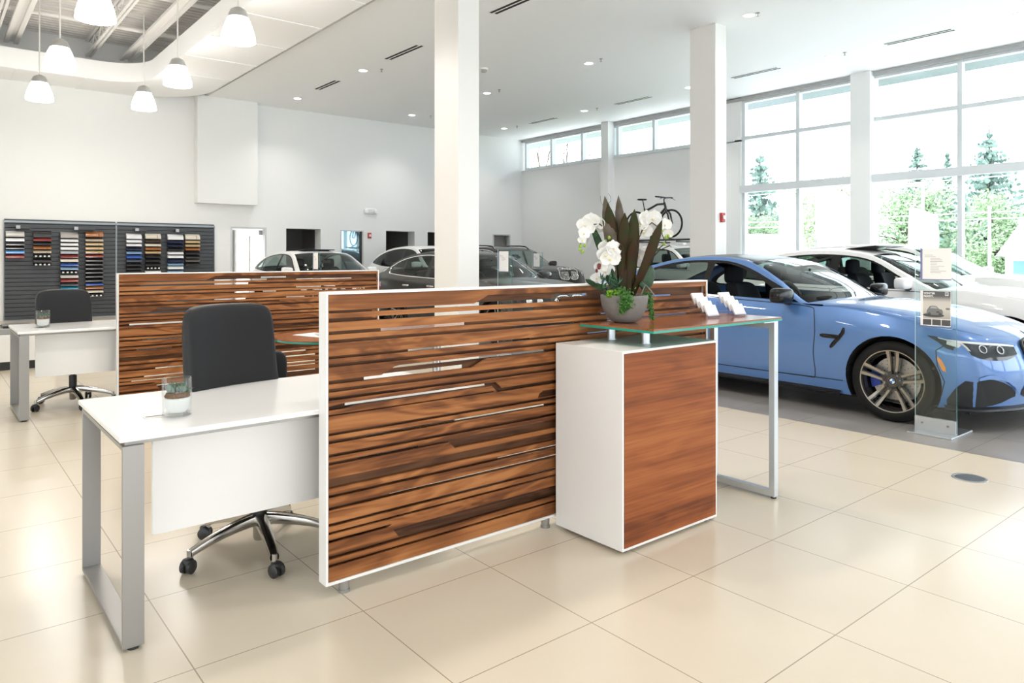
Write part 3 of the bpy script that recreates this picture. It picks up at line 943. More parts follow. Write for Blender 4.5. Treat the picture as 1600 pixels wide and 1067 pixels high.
leaves = [((966, 462), (944, 306), .030, -.02, .03, 'brom_pale'), ((978, 460), (968, 304), .026, 0, .05, 'brom_pale'), ((972, 462), (948, 318), .033, .01, -.01, 'brom'),
          ((975, 462), (975, 333), .031, .012, -.03, 'brom'), ((985, 462), (992, 327), .031, -.01, .0, 'brom'), ((966, 455), (920, 345), .018, 0, .02, 'dgreen'),
          ((988, 462), (1035, 344), .024, -.04, -.02, 'brom'), ((982, 464), (990, 372), .026, .02, -.05, 'brom'), ((972, 466), (968, 380), .022, .02, -.05, 'brom')]
for (a, b_, w, bend, dep, mm) in leaves:
    m = MB(); blade(m, at(*a, dep * .2), at(*b_, dep), w, bend)
    o = obj('bromeliad_leaf', m, mm, t, smooth=80)
    sd = o.modifiers.new('thick', 'SOLIDIFY'); sd.thickness = .0015
def flower(mb, lip, c, face, r):
    face = Vector(face).normalized(); a = face.orthogonal().normalized(); b_ = face.cross(a)
    # align "up" of the flower with world up
    a = (up - face * up.dot(face)).normalized(); b_ = a.cross(face)
    for ang, L, W in ((90, 1, .42), (210, .95, .42), (330, .95, .42), (15, 1.05, .72), (165, 1.05, .72)):
        d = (b_ * math.cos(math.radians(ang)) + a * math.sin(math.radians(ang)))
        s = face.cross(d)
        P = []
        for i in range(7):
            q = i / 6
            ww = r * W * math.sin(PI * min(.97, .12 + q * .86)) ** .7
            cc = Vector(c) + d * r * L * q + face * r * (.25 * q * q - .06)
            P.append([cc - s * ww + face * ww * .2, cc - s * ww * .5, cc + face * ww * -.08, cc + s * ww * .5, cc + s * ww + face * ww * .2])
        mb.grid(P)
    lip.superell((r * .14, r * .16, r * .16), .8, .8, lambda p: p + Vector(c) + face * r * .16 - a * r * .1, 10, 8)
toward = -fdir
rf = random.Random(4)
for (px, py, r, dep) in ((911, 352, .036, 0), (922, 345, .038, .02), (933, 350, .036, .03), (908, 366, .030, -.02), (917, 358, .03, .01), (941, 356, .034, .05), (906, 376, .02, -.02),
                         (1004, 352, .036, .03), (1014, 343, .042, .04), (1024, 341, .040, .03), (1009, 362, .038, .02), (1000, 366, .032, .02), (1017, 354, .036, .05), (1042, 352, .030, .0), (1047, 366, .024, 0),
                         (943, 398, .040, -.05), (955, 390, .040, -.04), (950, 405, .044, -.05), (940, 388, .032, -.03), (958, 402, .036, -.02), (936, 418, .030, -.02), (944, 424, .040, -.01), (930, 436, .026, 0), (954, 416, .034, 0),
                         (1002, 400, .030, .03), (1007, 412, .028, .03), (1012, 396, .026, .05), (1000, 388, .026, .06)):
    fm, lm = MB(), MB()
    flower(fm, lm, at(px, py, dep), toward * .8 + e * rf.uniform(-.5, .5) + up * rf.uniform(-.3, .25), r * 1.18)
    fo = obj('orchid_blossom', fm, 'petal', t, smooth=70)
    obj('orchid_lip', lm, 'lip', fo, smooth=70)
for pts in ([(975, 462), (966, 400), (955, 365), (935, 350), (915, 352), (906, 372), (903, 388)], [(984, 462), (1002, 420), (1022, 398), (1040, 384), (1046, 376)], [(986, 462), (1010, 418), (1034, 392), (1052, 384)],
            [(980, 462), (992, 395), (1006, 360), (1022, 348), (1036, 358), (1042, 374)], [(972, 462), (958, 430), (944, 402)]):
    obj('orchid_stem', MB().tube([at(*p, .02) for p in pts], .0032, 6), 'stem', t, smooth=60)
for px, py in ((902, 390), (907, 394), (910, 384), (903, 385), (946, 383), (950, 372), (944, 378), (1036, 362), (1043, 372), (1040, 382), (1047, 370)):
    obj('flower_bud', MB().superell((.008, .008, .010), 1, 1, lambda p: p + at(px, py, -.01), 10, 8), 'bud', t, smooth=80)
for a in ([(942, 322), (938, 316), (937, 306)], [(950, 302), (954, 308), (954, 314), (950, 318)], [(960, 330), (963, 338), (968, 336)]):
    obj('tendril', MB().tube([at(*p, .02) for p in a], .0008, 5), 'stem', t)
m = MB()
m.superell((.046, .006, .062), .9, .9, lambda p: Matrix.Rotation(.35, 3, 'Y') @ p + at(1016, 434, .01), 20, 14)
m.superell((.026, .005, .018), .9, .9, lambda p: Matrix.Rotation(.5, 3, 'Y') @ p + at(1004, 445, -.03), 20, 14)
obj('orchid_leaf', m, 'dgreen', t, smooth=70)
for a, b_, w in (((940, 452), (910, 437), .012), ((945, 450), (926, 441), .010), ((955, 450), (945, 430), .013), ((962, 450), (953, 420), .010)):
    m = MB(); blade(m, at(*a, -.04), at(*b_, -.05), w, .01); obj('side_leaf', m, 'dgreen', t, smooth=70)
m = MB()
for i in range(46):
    px = rf.uniform(936, 966); py = rf.uniform(436, 462)
    p = at(px, py, rf.uniform(-.08, -.02)); d = Vector((rf.uniform(-1, 1), rf.uniform(-1, .4), rf.uniform(.1, 1))).normalized()
    m.tube([p, p + d * .018, p + d * .034 + up * .004], [.0045, .004, .0004], 6)
obj('succulent_rosette', m, 'bgreen', t, smooth=60)
m = MB()
for i in range(60):
    p = at(rf.uniform(944, 966), rf.uniform(452, 461), rf.uniform(-.10, -.05)); m.superell((.007, .007, .007), 1, 1, lambda q: q + p, 8, 6)
obj('moss', m, 'lime', t, smooth=80)
def trail_strand(x0, y0, x1, y1, n, dep, spread):
    m = MB()
    for i in range(n):
        q = rf.random()
        c = at(x0 + (x1 - x0) * q + rf.gauss(0, spread * (1 - .55 * q)), y0 + (y1 - y0) * q + rf.gauss(0, 1.5), dep - .02 * math.sin(q * PI) + rf.uniform(-.012, .012))
        d = Vector((rf.uniform(-1, 1), rf.uniform(-1, 1), rf.uniform(-1, .4))).normalized()
        m.tube([c, c + d * .008, c + d * .014], [.0035, .0032, .0005], 5)
    obj('trailing_succulent', m, 'trail', t, smooth=60)
trail_strand(969, 446, 967, 487, 230, -.125, 5.5)
trail_strand(977, 458, 976, 478, 90, -.122, 4)
trail_strand(1013, 455, 1021, 498, 260, .0, 3)
m = MB()
m.superell((.012, .006, .016), .8, .8, lambda p: p + at(933, 417, -.03), 12, 8); m.superell((.008, .005, .01), .8, .8, lambda p: p + at(929, 424, -.03), 12, 8)
obj('red_seed_pod', m, mat('dark_red_bloom', (.16, .015, .02), .5), t, smooth=60)
obj('branch', MB().tube([at(1000, 458, -.06), at(1006, 442, -.07), at(1016, 452, -.05), at(1024, 462, -.03)], .003, 6), mat('grey_branch', (.25, .24, .2), .7), t, smooth=60)

# acrylic card holders with cards -----------------------------------------
M['acrylic'] = glass_mat('clear_acrylic', (.92, .92, .96), 1.4, .02, 1.5)
def holder(label, cardlabel, loc, rz, n):
    t = thing('card_holder', label, 'card holder', loc, rz, 'acrylic card holders on the counter')
    rot = Matrix.Rotation(math.radians(-28), 3, 'X')
    st = MB()
    for k in range(n):
        st.rbox((0, .031 * k - .003 + .012, .030 + .021 * k), (.094, .0015, .052), rot)
        st.rbox((0, .031 * k - .020, .010 + .021 * k), (.094, .018, .0015), Matrix.Identity(3))
        st.rbox((0, .031 * k - .0285, .014 + .021 * k), (.094, .0015, .010), rot)
    obj('tiers', st, 'acrylic', t)
    for s in (-.046, .046):
        obj('side_leg', MB().prism([(-.03, 0), (.031 * n - .01, 0), (.031 * n - .01, .021 * n), (-.03, .009)], [], lambda a, b, d: (s + d, a, b), .0015), 'acrylic', t)
    R_ = Matrix.Rotation(rz, 3, 'Z')
    for k in range(n):
        for i, dx in enumerate((-.0,)):
            c = Vector(loc) + R_ @ Vector((dx, .031 * k - .004, .037 + .021 * k))
            cb = MB().rbox((0, 0, 0), (.089, .010, .066), rot)
            o = tag(obj('card_stack', cb, 'paper', None, loc=c), 'white business cards, %s tier %s' % (('lowest', 'second', 'third', 'top')[k], cardlabel), 'business cards', 'business card stacks')
            o.rotation_euler = (0, 0, rz)
holder('tiered acrylic card holder nearer the planter bowl', 'of the card holder nearer the planter', (3.385, 2.395, 1.012), math.radians(-6), 4)
holder('tiered acrylic card holder at the outer end of the counter', 'of the card holder at the counter end', (3.585, 2.355, 1.012), math.radians(-6), 4)

# floor socket
t = thing('floor_socket', 'round grey metal floor socket lid in the cream tiles', 'floor socket', (4.93, 1.625, 0))
obj('lid', MB().lathe([(.0001, .004), (.075, .004), (.079, .0005)], n=40), mat('zinc_lid', (.16, .17, .18), .4, .7), t, smooth=40)
obj('rim', MB().lathe([(.080, .0005), (.082, .005), (.094, .004), (.097, .0)], n=40), 'alu', t, smooth=40)
# ------------------------------------------------------------------ cars
def lerp_keys(keys, x):
    if x <= keys[0][0]: return keys[0][1]
    for i in range(len(keys) - 1):
        x0, y0 = keys[i]; x1, y1 = keys[i + 1]
        if x <= x1:
            h = x1 - x0
            def sl(k):
                if k <= 0: return (keys[1][1] - keys[0][1]) / (keys[1][0] - keys[0][0])
                if k >= len(keys) - 1: return (keys[-1][1] - keys[-2][1]) / (keys[-1][0] - keys[-2][0])
                return (keys[k + 1][1] - keys[k - 1][1]) / (keys[k + 1][0] - keys[k - 1][0])
            t = (x - x0) / h
            m0, m1 = sl(i) * h, sl(i + 1) * h
            return (2 * t**3 - 3 * t**2 + 1) * y0 + (t**3 - 2 * t**2 + t) * m0 + (-2 * t**3 + 3 * t**2) * y1 + (t**3 - t**2) * m1
    return keys[-1][1]

def spl(keys, t):
    """Catmull-Rom through keys (tuples) at float index t."""
    n = len(keys)
    i = min(int(t), n - 2); f = t - i
    p1, p2 = keys[i], keys[i + 1]
    p0 = keys[i - 1] if i > 0 else p1
    p3 = keys[i + 2] if i + 2 < n else p2
    out = []
    d12 = math.dist(p1, p2) + 1e-6; d01 = math.dist(p0, p1) + 1e-6; d23 = math.dist(p2, p3) + 1e-6
    for a, b, c, d in zip(p0, p1, p2, p3):
        m1 = (c - a) * d12 / (d01 + d12) if i > 0 else c - b
        m2 = (d - b) * d12 / (d12 + d23) if i + 2 < n else c - b
        out.append((2 * f**3 - 3 * f**2 + 1) * b + (f**3 - 2 * f**2 + f) * m1 + (-2 * f**3 + 3 * f**2) * c + (f**3 - f**2) * m2)
    return tuple(out)

class Car:
    """Body surface of a car: x across, y back from the front axle, z up."""
    def __init__(s, rows, width, shoulder, wb, tyre_r, sill=.20, arch=.385, lean=.62, tuck=.18, crown=2.3, rnd=.12, bulge=0.):
        s.C = [r[0] for r in rows]; s.T = [r[1] for r in rows]
        s.width = width; s.shoulder = shoulder; s.wb = wb; s.R = tyre_r; s.sill = sill; s.arch = arch
        s.lean = lean; s.tuck = tuck; s.crown = crown; s.rnd = rnd; s.bulge = bulge
    def w(s, y, z):
        d = z - lerp_keys(s.shoulder, y)
        W = lerp_keys(s.width, y)
        if d > 0: return W - s.lean * (math.sqrt(d * d + s.rnd ** 2) - s.rnd)
        return W - s.tuck * d * d
    def top(s, t, u):
        cy, cz = spl(s.C, t); ty, tz = spl(s.T, t)
        g = abs(u) ** s.crown
        return (u * s.w(ty, tz), cy + (ty - cy) * g, cz + (tz - cz) * g)
    def side(s, y, z, sg, off=0.):
        n = s.side_n(y, z)
        x = s.w(y, z)
        return (sg * (x + n[0] * off), y + n[1] * off, z + n[2] * off)
    def side_n(s, y, z):
        h = .012
        return Vector((1, -(s.w(y + h, z) - s.w(y - h, z)) / 2 / h, -(s.w(y, z + h) - s.w(y, z - h)) / 2 / h)).normalized()
    def top_n(s, t, u):
        h = .03
        t0, t1 = max(0, t - h), min(len(s.C) - 1.001, t + h)
        du = .02
        u0, u1 = max(-1, u - du), min(1, u + du)
        a = Vector(s.top(t1, u)) - Vector(s.top(t0, u)); b = Vector(s.top(t, u1)) - Vector(s.top(t, u0))
        n = b.cross(a)
        if n.length < 1e-9: return Vector((0, 0, 1))
        n.normalize()
        return n
    def t_at(s, z, t0, t1):
        for _ in range(30):
            m = (t0 + t1) / 2
            if spl(s.T, m)[1] < z: t0 = m
            else: t1 = m
        return (t0 + t1) / 2
    def front(s, col, z, sg, off=0.):
        """point on the nose: col ('y', y) on the flank or ('s', u) across the front."""
        if col[0] == 'y': return Vector(s.side(col[1], z, sg, off))
        t = s.t_at(z, 0, 5.5)
        p = Vector(s.top(t, sg * col[1])); n = s.top_n(t, sg * col[1])
        if n.y > 0 and n.z < .3: n = -n
        if n.z < -.3: n = -n
        return p + n * off
    def patch(s, mb, cols, sg, off, rows=4, mi=0):
        """cols: list of (col, ztop, zbottom)"""
        P = [[s.front(c, zt + (zb - zt) * k / rows, sg, off) for k in range(rows + 1)] for c, zt, zb in cols]
        mb.grid(P, mi)

def mesh_with_normals(name, V, F, NRM, mats, parent, mi=None):
    me = bpy.data.meshes.new(name)
    me.from_pydata(V, [], F)
    for m in (mats if isinstance(mats, (list, tuple)) else [mats]): me.materials.append(M[m] if isinstance(m, str) else m)
    if mi: me.polygons.foreach_set('material_index', mi)
    me.polygons.foreach_set('use_smooth', [True] * len(F))
    me.normals_split_custom_set_from_vertices([tuple(n) for n in NRM])
    me.update()
    o = bpy.data.objects.new(name, me)
    COL.objects.link(o)
    o.parent = parent
    return o

class NB:
    def __init__(s): s.V = []; s.F = []; s.N = []
    def put(s, name, mats, parent):
        if not s.F: return None
        used = sorted({i for f in s.F for i in f}); mp = {k: i for i, k in enumerate(used)}
        return mesh_with_normals(name, [tuple(s.V[k]) for k in used], [[mp[i] for i in f] for f in s.F], [s.N[k] for k in used], mats, parent)

def circ(cx, cz, r, a0, a1, n):
    return [(cx + r * math.cos(math.radians(a0 + (a1 - a0) * i / n)), cz + r * math.sin(math.radians(a0 + (a1 - a0) * i / n))) for i in range(n + 1)]

def dense(poly, step=.03, closed=True):
    out = []
    n = len(poly)
    for i in range(n if closed else n - 1):
        a, b = poly[i], poly[(i + 1) % n]
        k = max(1, int(math.dist(a, b) / step))
        out += [(a[0] + (b[0] - a[0]) * j / k, a[1] + (b[1] - a[1]) * j / k) for j in range(k)]
    if not closed: out.append(poly[-1])
    return out

def smooth_loop(keys, n=4):
    k = len(keys)
    out = []
    for i in range(k):
        p0, p1, p2, p3 = keys[i - 1], keys[i], keys[(i + 1) % k], keys[(i + 2) % k]
        for j in range(n):
            f = j / n
            out.append(tuple(.5 * (2 * b + (c - a) * f + (2 * a - 5 * b + 4 * c - d) * f * f + (-a + 3 * b - 3 * c + d) * f**3) for a, b, c, d in zip(p0, p1, p2, p3)))
    return out

def dist_poly(p, poly):
    best = 9
    n = len(poly)
    for i in range(n):
        a, b = poly[i], poly[(i + 1) % n]
        dx, dy = b[0] - a[0], b[1] - a[1]
        L = dx * dx + dy * dy
        t = 0 if L == 0 else max(0, min(1, ((p[0] - a[0]) * dx + (p[1] - a[1]) * dy) / L))
        best = min(best, math.hypot(p[0] - a[0] - t * dx, p[1] - a[1] - t * dy))
    return best

def build_car(name, car, spec, label, loc):
    """spec: paint, trim, windows [(polygon, 'glass'|'open')], trim polygon, door polygons, rows of glass."""
    t = thing(name, label, 'car', loc, 0, 'cars on show in the showroom')
    paint, trim = spec['paint'], spec['trim']
    nT = len(car.T)
    k0, k1 = .0, nT - 1
    tl = [spl(car.T, k0 + (k1 - k0) * i / 150) for i in range(151)]
    z0 = car.sill
    ar = car.arch; zr = car.R
    ang = math.degrees(math.asin(max(-1, min(1, (z0 - zr) / ar))))
    outer = tl[:]                                    # front bottom over the roof to rear bottom
    base = dense([(tl[-1][0], tl[-1][1]), (car.wb + ar * math.cos(math.radians(ang)), z0)], .04, False)[1:]
    base += circ(car.wb, zr, ar, ang, 180 - ang, 26)[1:]
    base += dense([base[-1], (ar * math.cos(math.radians(ang)), z0)], .05, False)[1:]
    base += circ(0, zr, ar, ang, 180 - ang, 26)[1:]
    base += dense([base[-1], tl[0]], .04, False)[1:-1]
    outer = outer + base
    wins = [(dense(p, .035), k) for p, k in spec['windows']]
    trimp = dense(spec['dlo'], .035)
    doors = [dense(p, .04) for p in spec['doors']]
    loops = [outer, trimp] + [w_ for w_, _ in wins] + doors
    extra = []
    ymin, ymax = min(p[0] for p in outer), max(p[0] for p in outer)
    zmax = max(p[1] for p in outer)
    y = ymin
    while y < ymax:
        z = z0
        while z < zmax:
            if inside((y, z), outer) and all(dist_poly((y, z), l) > .02 for l in loops): extra.append((y, z))
            z += .05
        y += .055
    vs = []; es = []
    for l in loops:
        o = len(vs); vs += [Vector(p) for p in l]; es += [(o + i, o + (i + 1) % len(l)) for i in range(len(l))]
    vs += [Vector(p) for p in extra]
    r = delaunay_2d_cdt(vs, es, [], 0, 1e-6)
    V2 = [tuple(p) for p in r[0]]
    body = NB()
    sides = {}
    for sg in (-1, 1):
        tr = NB()
        wn = [NB() for _ in wins]; dr = [NB() for _ in doors]
        sides[sg] = (tr, wn, dr)
        allnb = [body, tr] + wn + dr
        o = len(body.V)
        for (y, z) in V2:
            p = car.side(y, z, sg); n = car.side_n(y, z); n = Vector((sg * n.x, n.y, n.z))
            for nb in allnb: nb.V.append(p); nb.N.append(n)
        for f in r[2]:
            c = (sum(V2[i][0] for i in f) / len(f), sum(V2[i][1] for i in f) / len(f))
            if not inside(c, outer): continue
            a, b, c2 = [V2[i] for i in f[:3]]
            ccw = (b[0] - a[0]) * (c2[1] - a[1]) - (b[1] - a[1]) * (c2[0] - a[0]) > 0
            ff0 = list(f if ccw == (sg > 0) else f[::-1])
            tgt = body
            for w_, nb in zip(wins, wn):
                if inside(c, w_[0]): tgt = nb; break
            else:
                if inside(c, trimp): tgt = tr
                else:
                    for d_, nb in zip(doors, dr):
                        if inside(c, d_): tgt = nb; break
            tgt.F.append([i + o for i in ff0] if tgt is body else ff0)
    # upper sheet
    NS = 26
    us = [-1 + 2 * j / NS for j in range(NS + 1)]
    NTt = spec.get('nt', 110)
    ts = sorted({round((nT - 1) * i / NTt, 4) for i in range(NTt + 1)} | {float(v) for v in spec['cuts']})
    ws, rw, rp, surr = NB(), NB(), NB(), NB()
    o = {}
    for nb in (body, ws, rw, rp, surr):
        o[nb] = len(nb.V)
    for i, tt in enumerate(ts):
        tt = min(tt, nT - 1.0001)
        for u in us:
            p = car.top(tt, u); n = car.top_n(tt, u)
            ty, tz = spl(car.T, tt)
            sn = car.side_n(ty, tz); sn = Vector((math.copysign(1, u) * sn.x, sn.y, sn.z))
            if n.dot(Vector((0, -1 if tt < 4 else (1 if tt > nT - 4 else 0), 1))) < 0: n = -n
            k = max(0, (abs(u) - .62) / .38) ** 2
            if spec['ws'][0] - .1 < tt < spec['rw'][1] + .1: k *= .55
            n = (n * (1 - k) + sn * k).normalized()
            for nb in (body, ws, rw, rp, surr): nb.V.append(p); nb.N.append(n)
    nS = NS + 1
    for i in range(len(ts) - 1):
        tm = (ts[i] + ts[i + 1]) / 2
        for j in range(NS):
            um = abs((us[j] + us[j + 1]) / 2)
            q = [i * nS + j, i * nS + j + 1, (i + 1) * nS + j + 1, (i + 1) * nS + j]
            tgt = body
            a, b = spec['ws']
            if a < tm < b: tgt = ws if um < spec.get('wsu', .9) else body
            a2, b2 = spec['rw']
            if a2 < tm < b2: tgt = rw if um < spec.get('rwu', .84) else body
            if b < tm < a2 and spec.get('roof_black') and um < .86: tgt = rp
            tgt.F.append([k + o[tgt] for k in q])
    bodyo = body.put('body', paint, t)
    for sg in (-1, 1):
        tr, wn, dr = sides[sg]
        for d_ in dr: d_.put('door', paint, t)
        tr.put('window_trim', trim, t)
        for (w_, kind), nb in zip(wins, wn):
            if kind != 'open': nb.put('side_window', spec.get('glass', 'glass_car'), t)
    ws.put('windshield', spec.get('wglass', spec.get('glass', 'glass_car')), t)
    rw.put('rear_window', spec.get('glass', 'glass_car'), t)
    rp.put('roof_panel', spec.get('roof_black') or 'black_gloss', t)
    # shut lines
    sm = MB()
    for line in spec.get('seams', []):
        l = dense(line, .03, False)
        for sg in (-1, 1):
            P = []
            for i, p in enumerate(l):
                q = l[min(i + 1, len(l) - 1)]; p_ = l[max(i - 1, 0)]
                d = Vector((q[0] - p_[0], q[1] - p_[1])); d.normalize()
                nn = (-d.y * .0035, d.x * .0035)
                P.append([car.side(p[0] + nn[0], p[1] + nn[1], sg, .0015), car.side(p[0] - nn[0], p[1] - nn[1], sg, .0015)])
            sm.grid(P)
    for line in spec.get('hood_seams', []):
        for sg in (-1, 1):
            P = []
            n = 24
            for i in range(n + 1):
                f = i / n * (len(line) - 1)
                k = min(int(f), len(line) - 2); f -= k
                tt = line[k][0] + (line[k + 1][0] - line[k][0]) * f; uu = line[k][1] + (line[k + 1][1] - line[k][1]) * f
                n_ = car.top_n(tt, sg * uu); n_ = n_ if n_.z > 0 or n_.y < -.5 else -n_
                a = Vector(car.top(tt, sg * (uu - .004))) + n_ * .0015; b = Vector(car.top(tt, sg * (uu + .004))) + n_ * .0015
                P.append([a, b])
            sm.grid(P)
    if sm.f: obj('shut_lines', sm, 'dark', t)
    # window bead round the glass area
    if spec.get('bead'):
        for sg in (-1, 1):
            bd = MB()
            P = []
            for i, p in enumerate(trimp):
                q = trimp[(i + 1) % len(trimp)]; p_ = trimp[i - 1]
                d = Vector((q[0] - p_[0], q[1] - p_[1])); d.normalize()
                w_ = .011
                P.append([car.side(p[0] + d.y * w_, p[1] - d.x * w_, sg, .003), car.side(p[0], p[1], sg, .007), car.side(p[0] - d.y * w_ * .4, p[1] + d.x * w_ * .4, sg, .003)])
            P.append(P[0])
            bd.grid(P)
            obj('window_bead', bd, spec['bead'], t, smooth=60)
    # cabin lining: inner flanks, floor, roof lining
    ln = MB()
    zb = spec['belt'] - .03
    ya, yb = spec['cabin']
    ys = [ya + (yb - ya) * i / 16 for i in range(17)]
    for sg in (-1, 1):
        ln.grid([[(sg * (car.w(y, zz) - .05), y, zz) for zz in (zb, zb - .02, .5, .25)] for y in ys])
        ln.grid([[(sg * (car.w(y, zb) - .05), y, zb), (sg * (car.w(y, zb) - .008), y, zb + .004)] for y in ys])
    ln.box((-.8, ya, .22), (.8, yb, .25))
    ln.box((-.80, ya - .05, .25), (.80, ya, zb - .03)).box((-.80, yb - .02, .25), (.80, yb + .03, zb - .02))
    a, b = spec['ws'][1], spec['rw'][0]
    P = []
    for i in range(13):
        tt = a + (b - a) * i / 12
        P.append([tuple(Vector(car.top(tt, u * .97)) - Vector((0, 0, .025))) for u in us])
    ln.grid(P)
    obj('cabin_lining', ln, 'cabin', t, smooth=40)
    # dashboard, steering wheel, seats
    y0 = ya + .12
    dm = MB().superell((.68, .17, .09), .4, .3, lambda p: p + Vector((0, y0 + .12, zb - .02)), 24, 10)
    obj('dashboard', dm, 'cabin', t, smooth=60)
    cy, cz = y0 + .42, zb + .015
    tor = MB()
    ring = [Vector((-.37 + .18 * math.cos(q), cy + .18 * math.sin(q) * .42, cz + .18 * math.sin(q) * .9)) for q in [2 * PI * i / 28 for i in range(28)]]
    tor.tube(ring, .016, 8, closed=True)
    for q in (0, PI, 1.5 * PI): tor.tube([(-.37, cy, cz), (-.37 + .18 * math.cos(q), cy + .18 * math.sin(q) * .42, cz + .18 * math.sin(q) * .9)], .014, 6)
    tor.tube([(-.37, cy, cz), (-.37, cy - .25, cz - .1)], .03, 8)
    obj('steering_wheel', tor, 'black_plastic', t, smooth=60)
    ys0 = spec['seat_y']
    zs = spec.get('seat_z', 0)
    for x in (-.37, .37):
        s_ = MB()
        s_.superell((.25, .26, .10), .4, .4, lambda p: p + Vector((x, ys0, .42 + zs)), 20, 10)
        s_.superell((.24, .075, .33), .35, .35, lambda p: Vector((x + p.x * (1 - .35 * max(0, p.z)), ys0 + .27 + p.y + p.z * .32 - .06 * (p.x / .24) ** 2, .76 + zs + p.z)), 24, 16)
        se = obj('seat', s_, spec.get('seat', 'seat_black'), t, smooth=60)
        h_ = MB().superell((.13, .055, .10), .45, .5, lambda p: p + Vector((x, ys0 + .40, 1.17 + zs)), 20, 12)
        for dx in (-.05, .05): h_.cyl((x + dx, ys0 + .385, 1.02 + zs), (x + dx, ys0 + .39, 1.1 + zs), .007, n=8)
        obj('headrest', h_, spec.get('seat', 'seat_black'), se, smooth=60)
    s_ = MB().superell((.62, .25, .10), .3, .4, lambda p: p + Vector((0, ys0 + .95, .45 + zs)), 24, 10)
    s_.superell((.60, .07, .30), .3, .35, lambda p: Vector((p.x, ys0 + 1.2 + p.y + p.z * .35, .76 + zs + p.z)), 24, 12)
    obj('rear_bench', s_, spec.get('seat', 'seat_black'), t, smooth=60)
    obj('roof_mirror', MB().superell((.11, .02, .035), .5, .5, lambda p: p + Vector((0, spec['roofm'][0], spec['roofm'][1]))).tube([(0, spec['roofm'][0], spec['roofm'][1]), (0, spec['roofm'][0] - .05, spec['roofm'][1] + .07)], .012, 6), 'black_plastic', t, smooth=60)
    # door mirrors
    my, mz = spec['mirror']
    for sg in (-1, 1):
        x0 = car.w(my, mz - .06)
        m = MB()
        m.superell((.115, .075, .068), .5, .6, lambda p: Vector((sg * (x0 + .135 + p.x), my + p.y + .02 * p.x * 3, mz + p.z * (1 + .6 * p.x))), 24, 14)
        mo = obj('door_mirror', m, spec.get('mirror_paint', paint), t, smooth=70)
        obj('mirror_foot', MB().tube([(sg * (x0 - .01), my + .0, mz - .075), (sg * (x0 + .05), my, mz - .065), (sg * (x0 + .10), my, mz - .04)], [.03, .024, .03], 10), 'black_plastic', mo, smooth=60)
    # wheel wells and wheels
    wm = MB()
    for yy in (0, car.wb):
        for sg in (-1, 1):
            P = []
            for (a, z) in circ(yy, zr, ar - .004, ang, 180 - ang, 22):
                P.append([(sg * (car.w(a, z) - .001), a, z), (sg * (car.w(a, z) - .28), a, z)])
            wm.grid(P)
            xi = car.w(yy, zr) - .28
            wm.add([(sg * xi, yy - ar, z0), (sg * xi, yy + ar, z0), (sg * xi, yy + ar, zr + ar), (sg * xi, yy - ar, zr + ar)], [(0, 1, 2, 3)])
    wm.box((-.82, -.55, z0 - .02), (.82, car.wb + .6, z0))
    obj('underbody', wm, 'dark', t)
    for yy in (0, car.wb):
        for sg in (-1, 1):
            wheel(t, (sg * (car.w(yy, zr) - .012), yy, zr), sg, car.R, spec.get('hero_wheel', False))
    return t

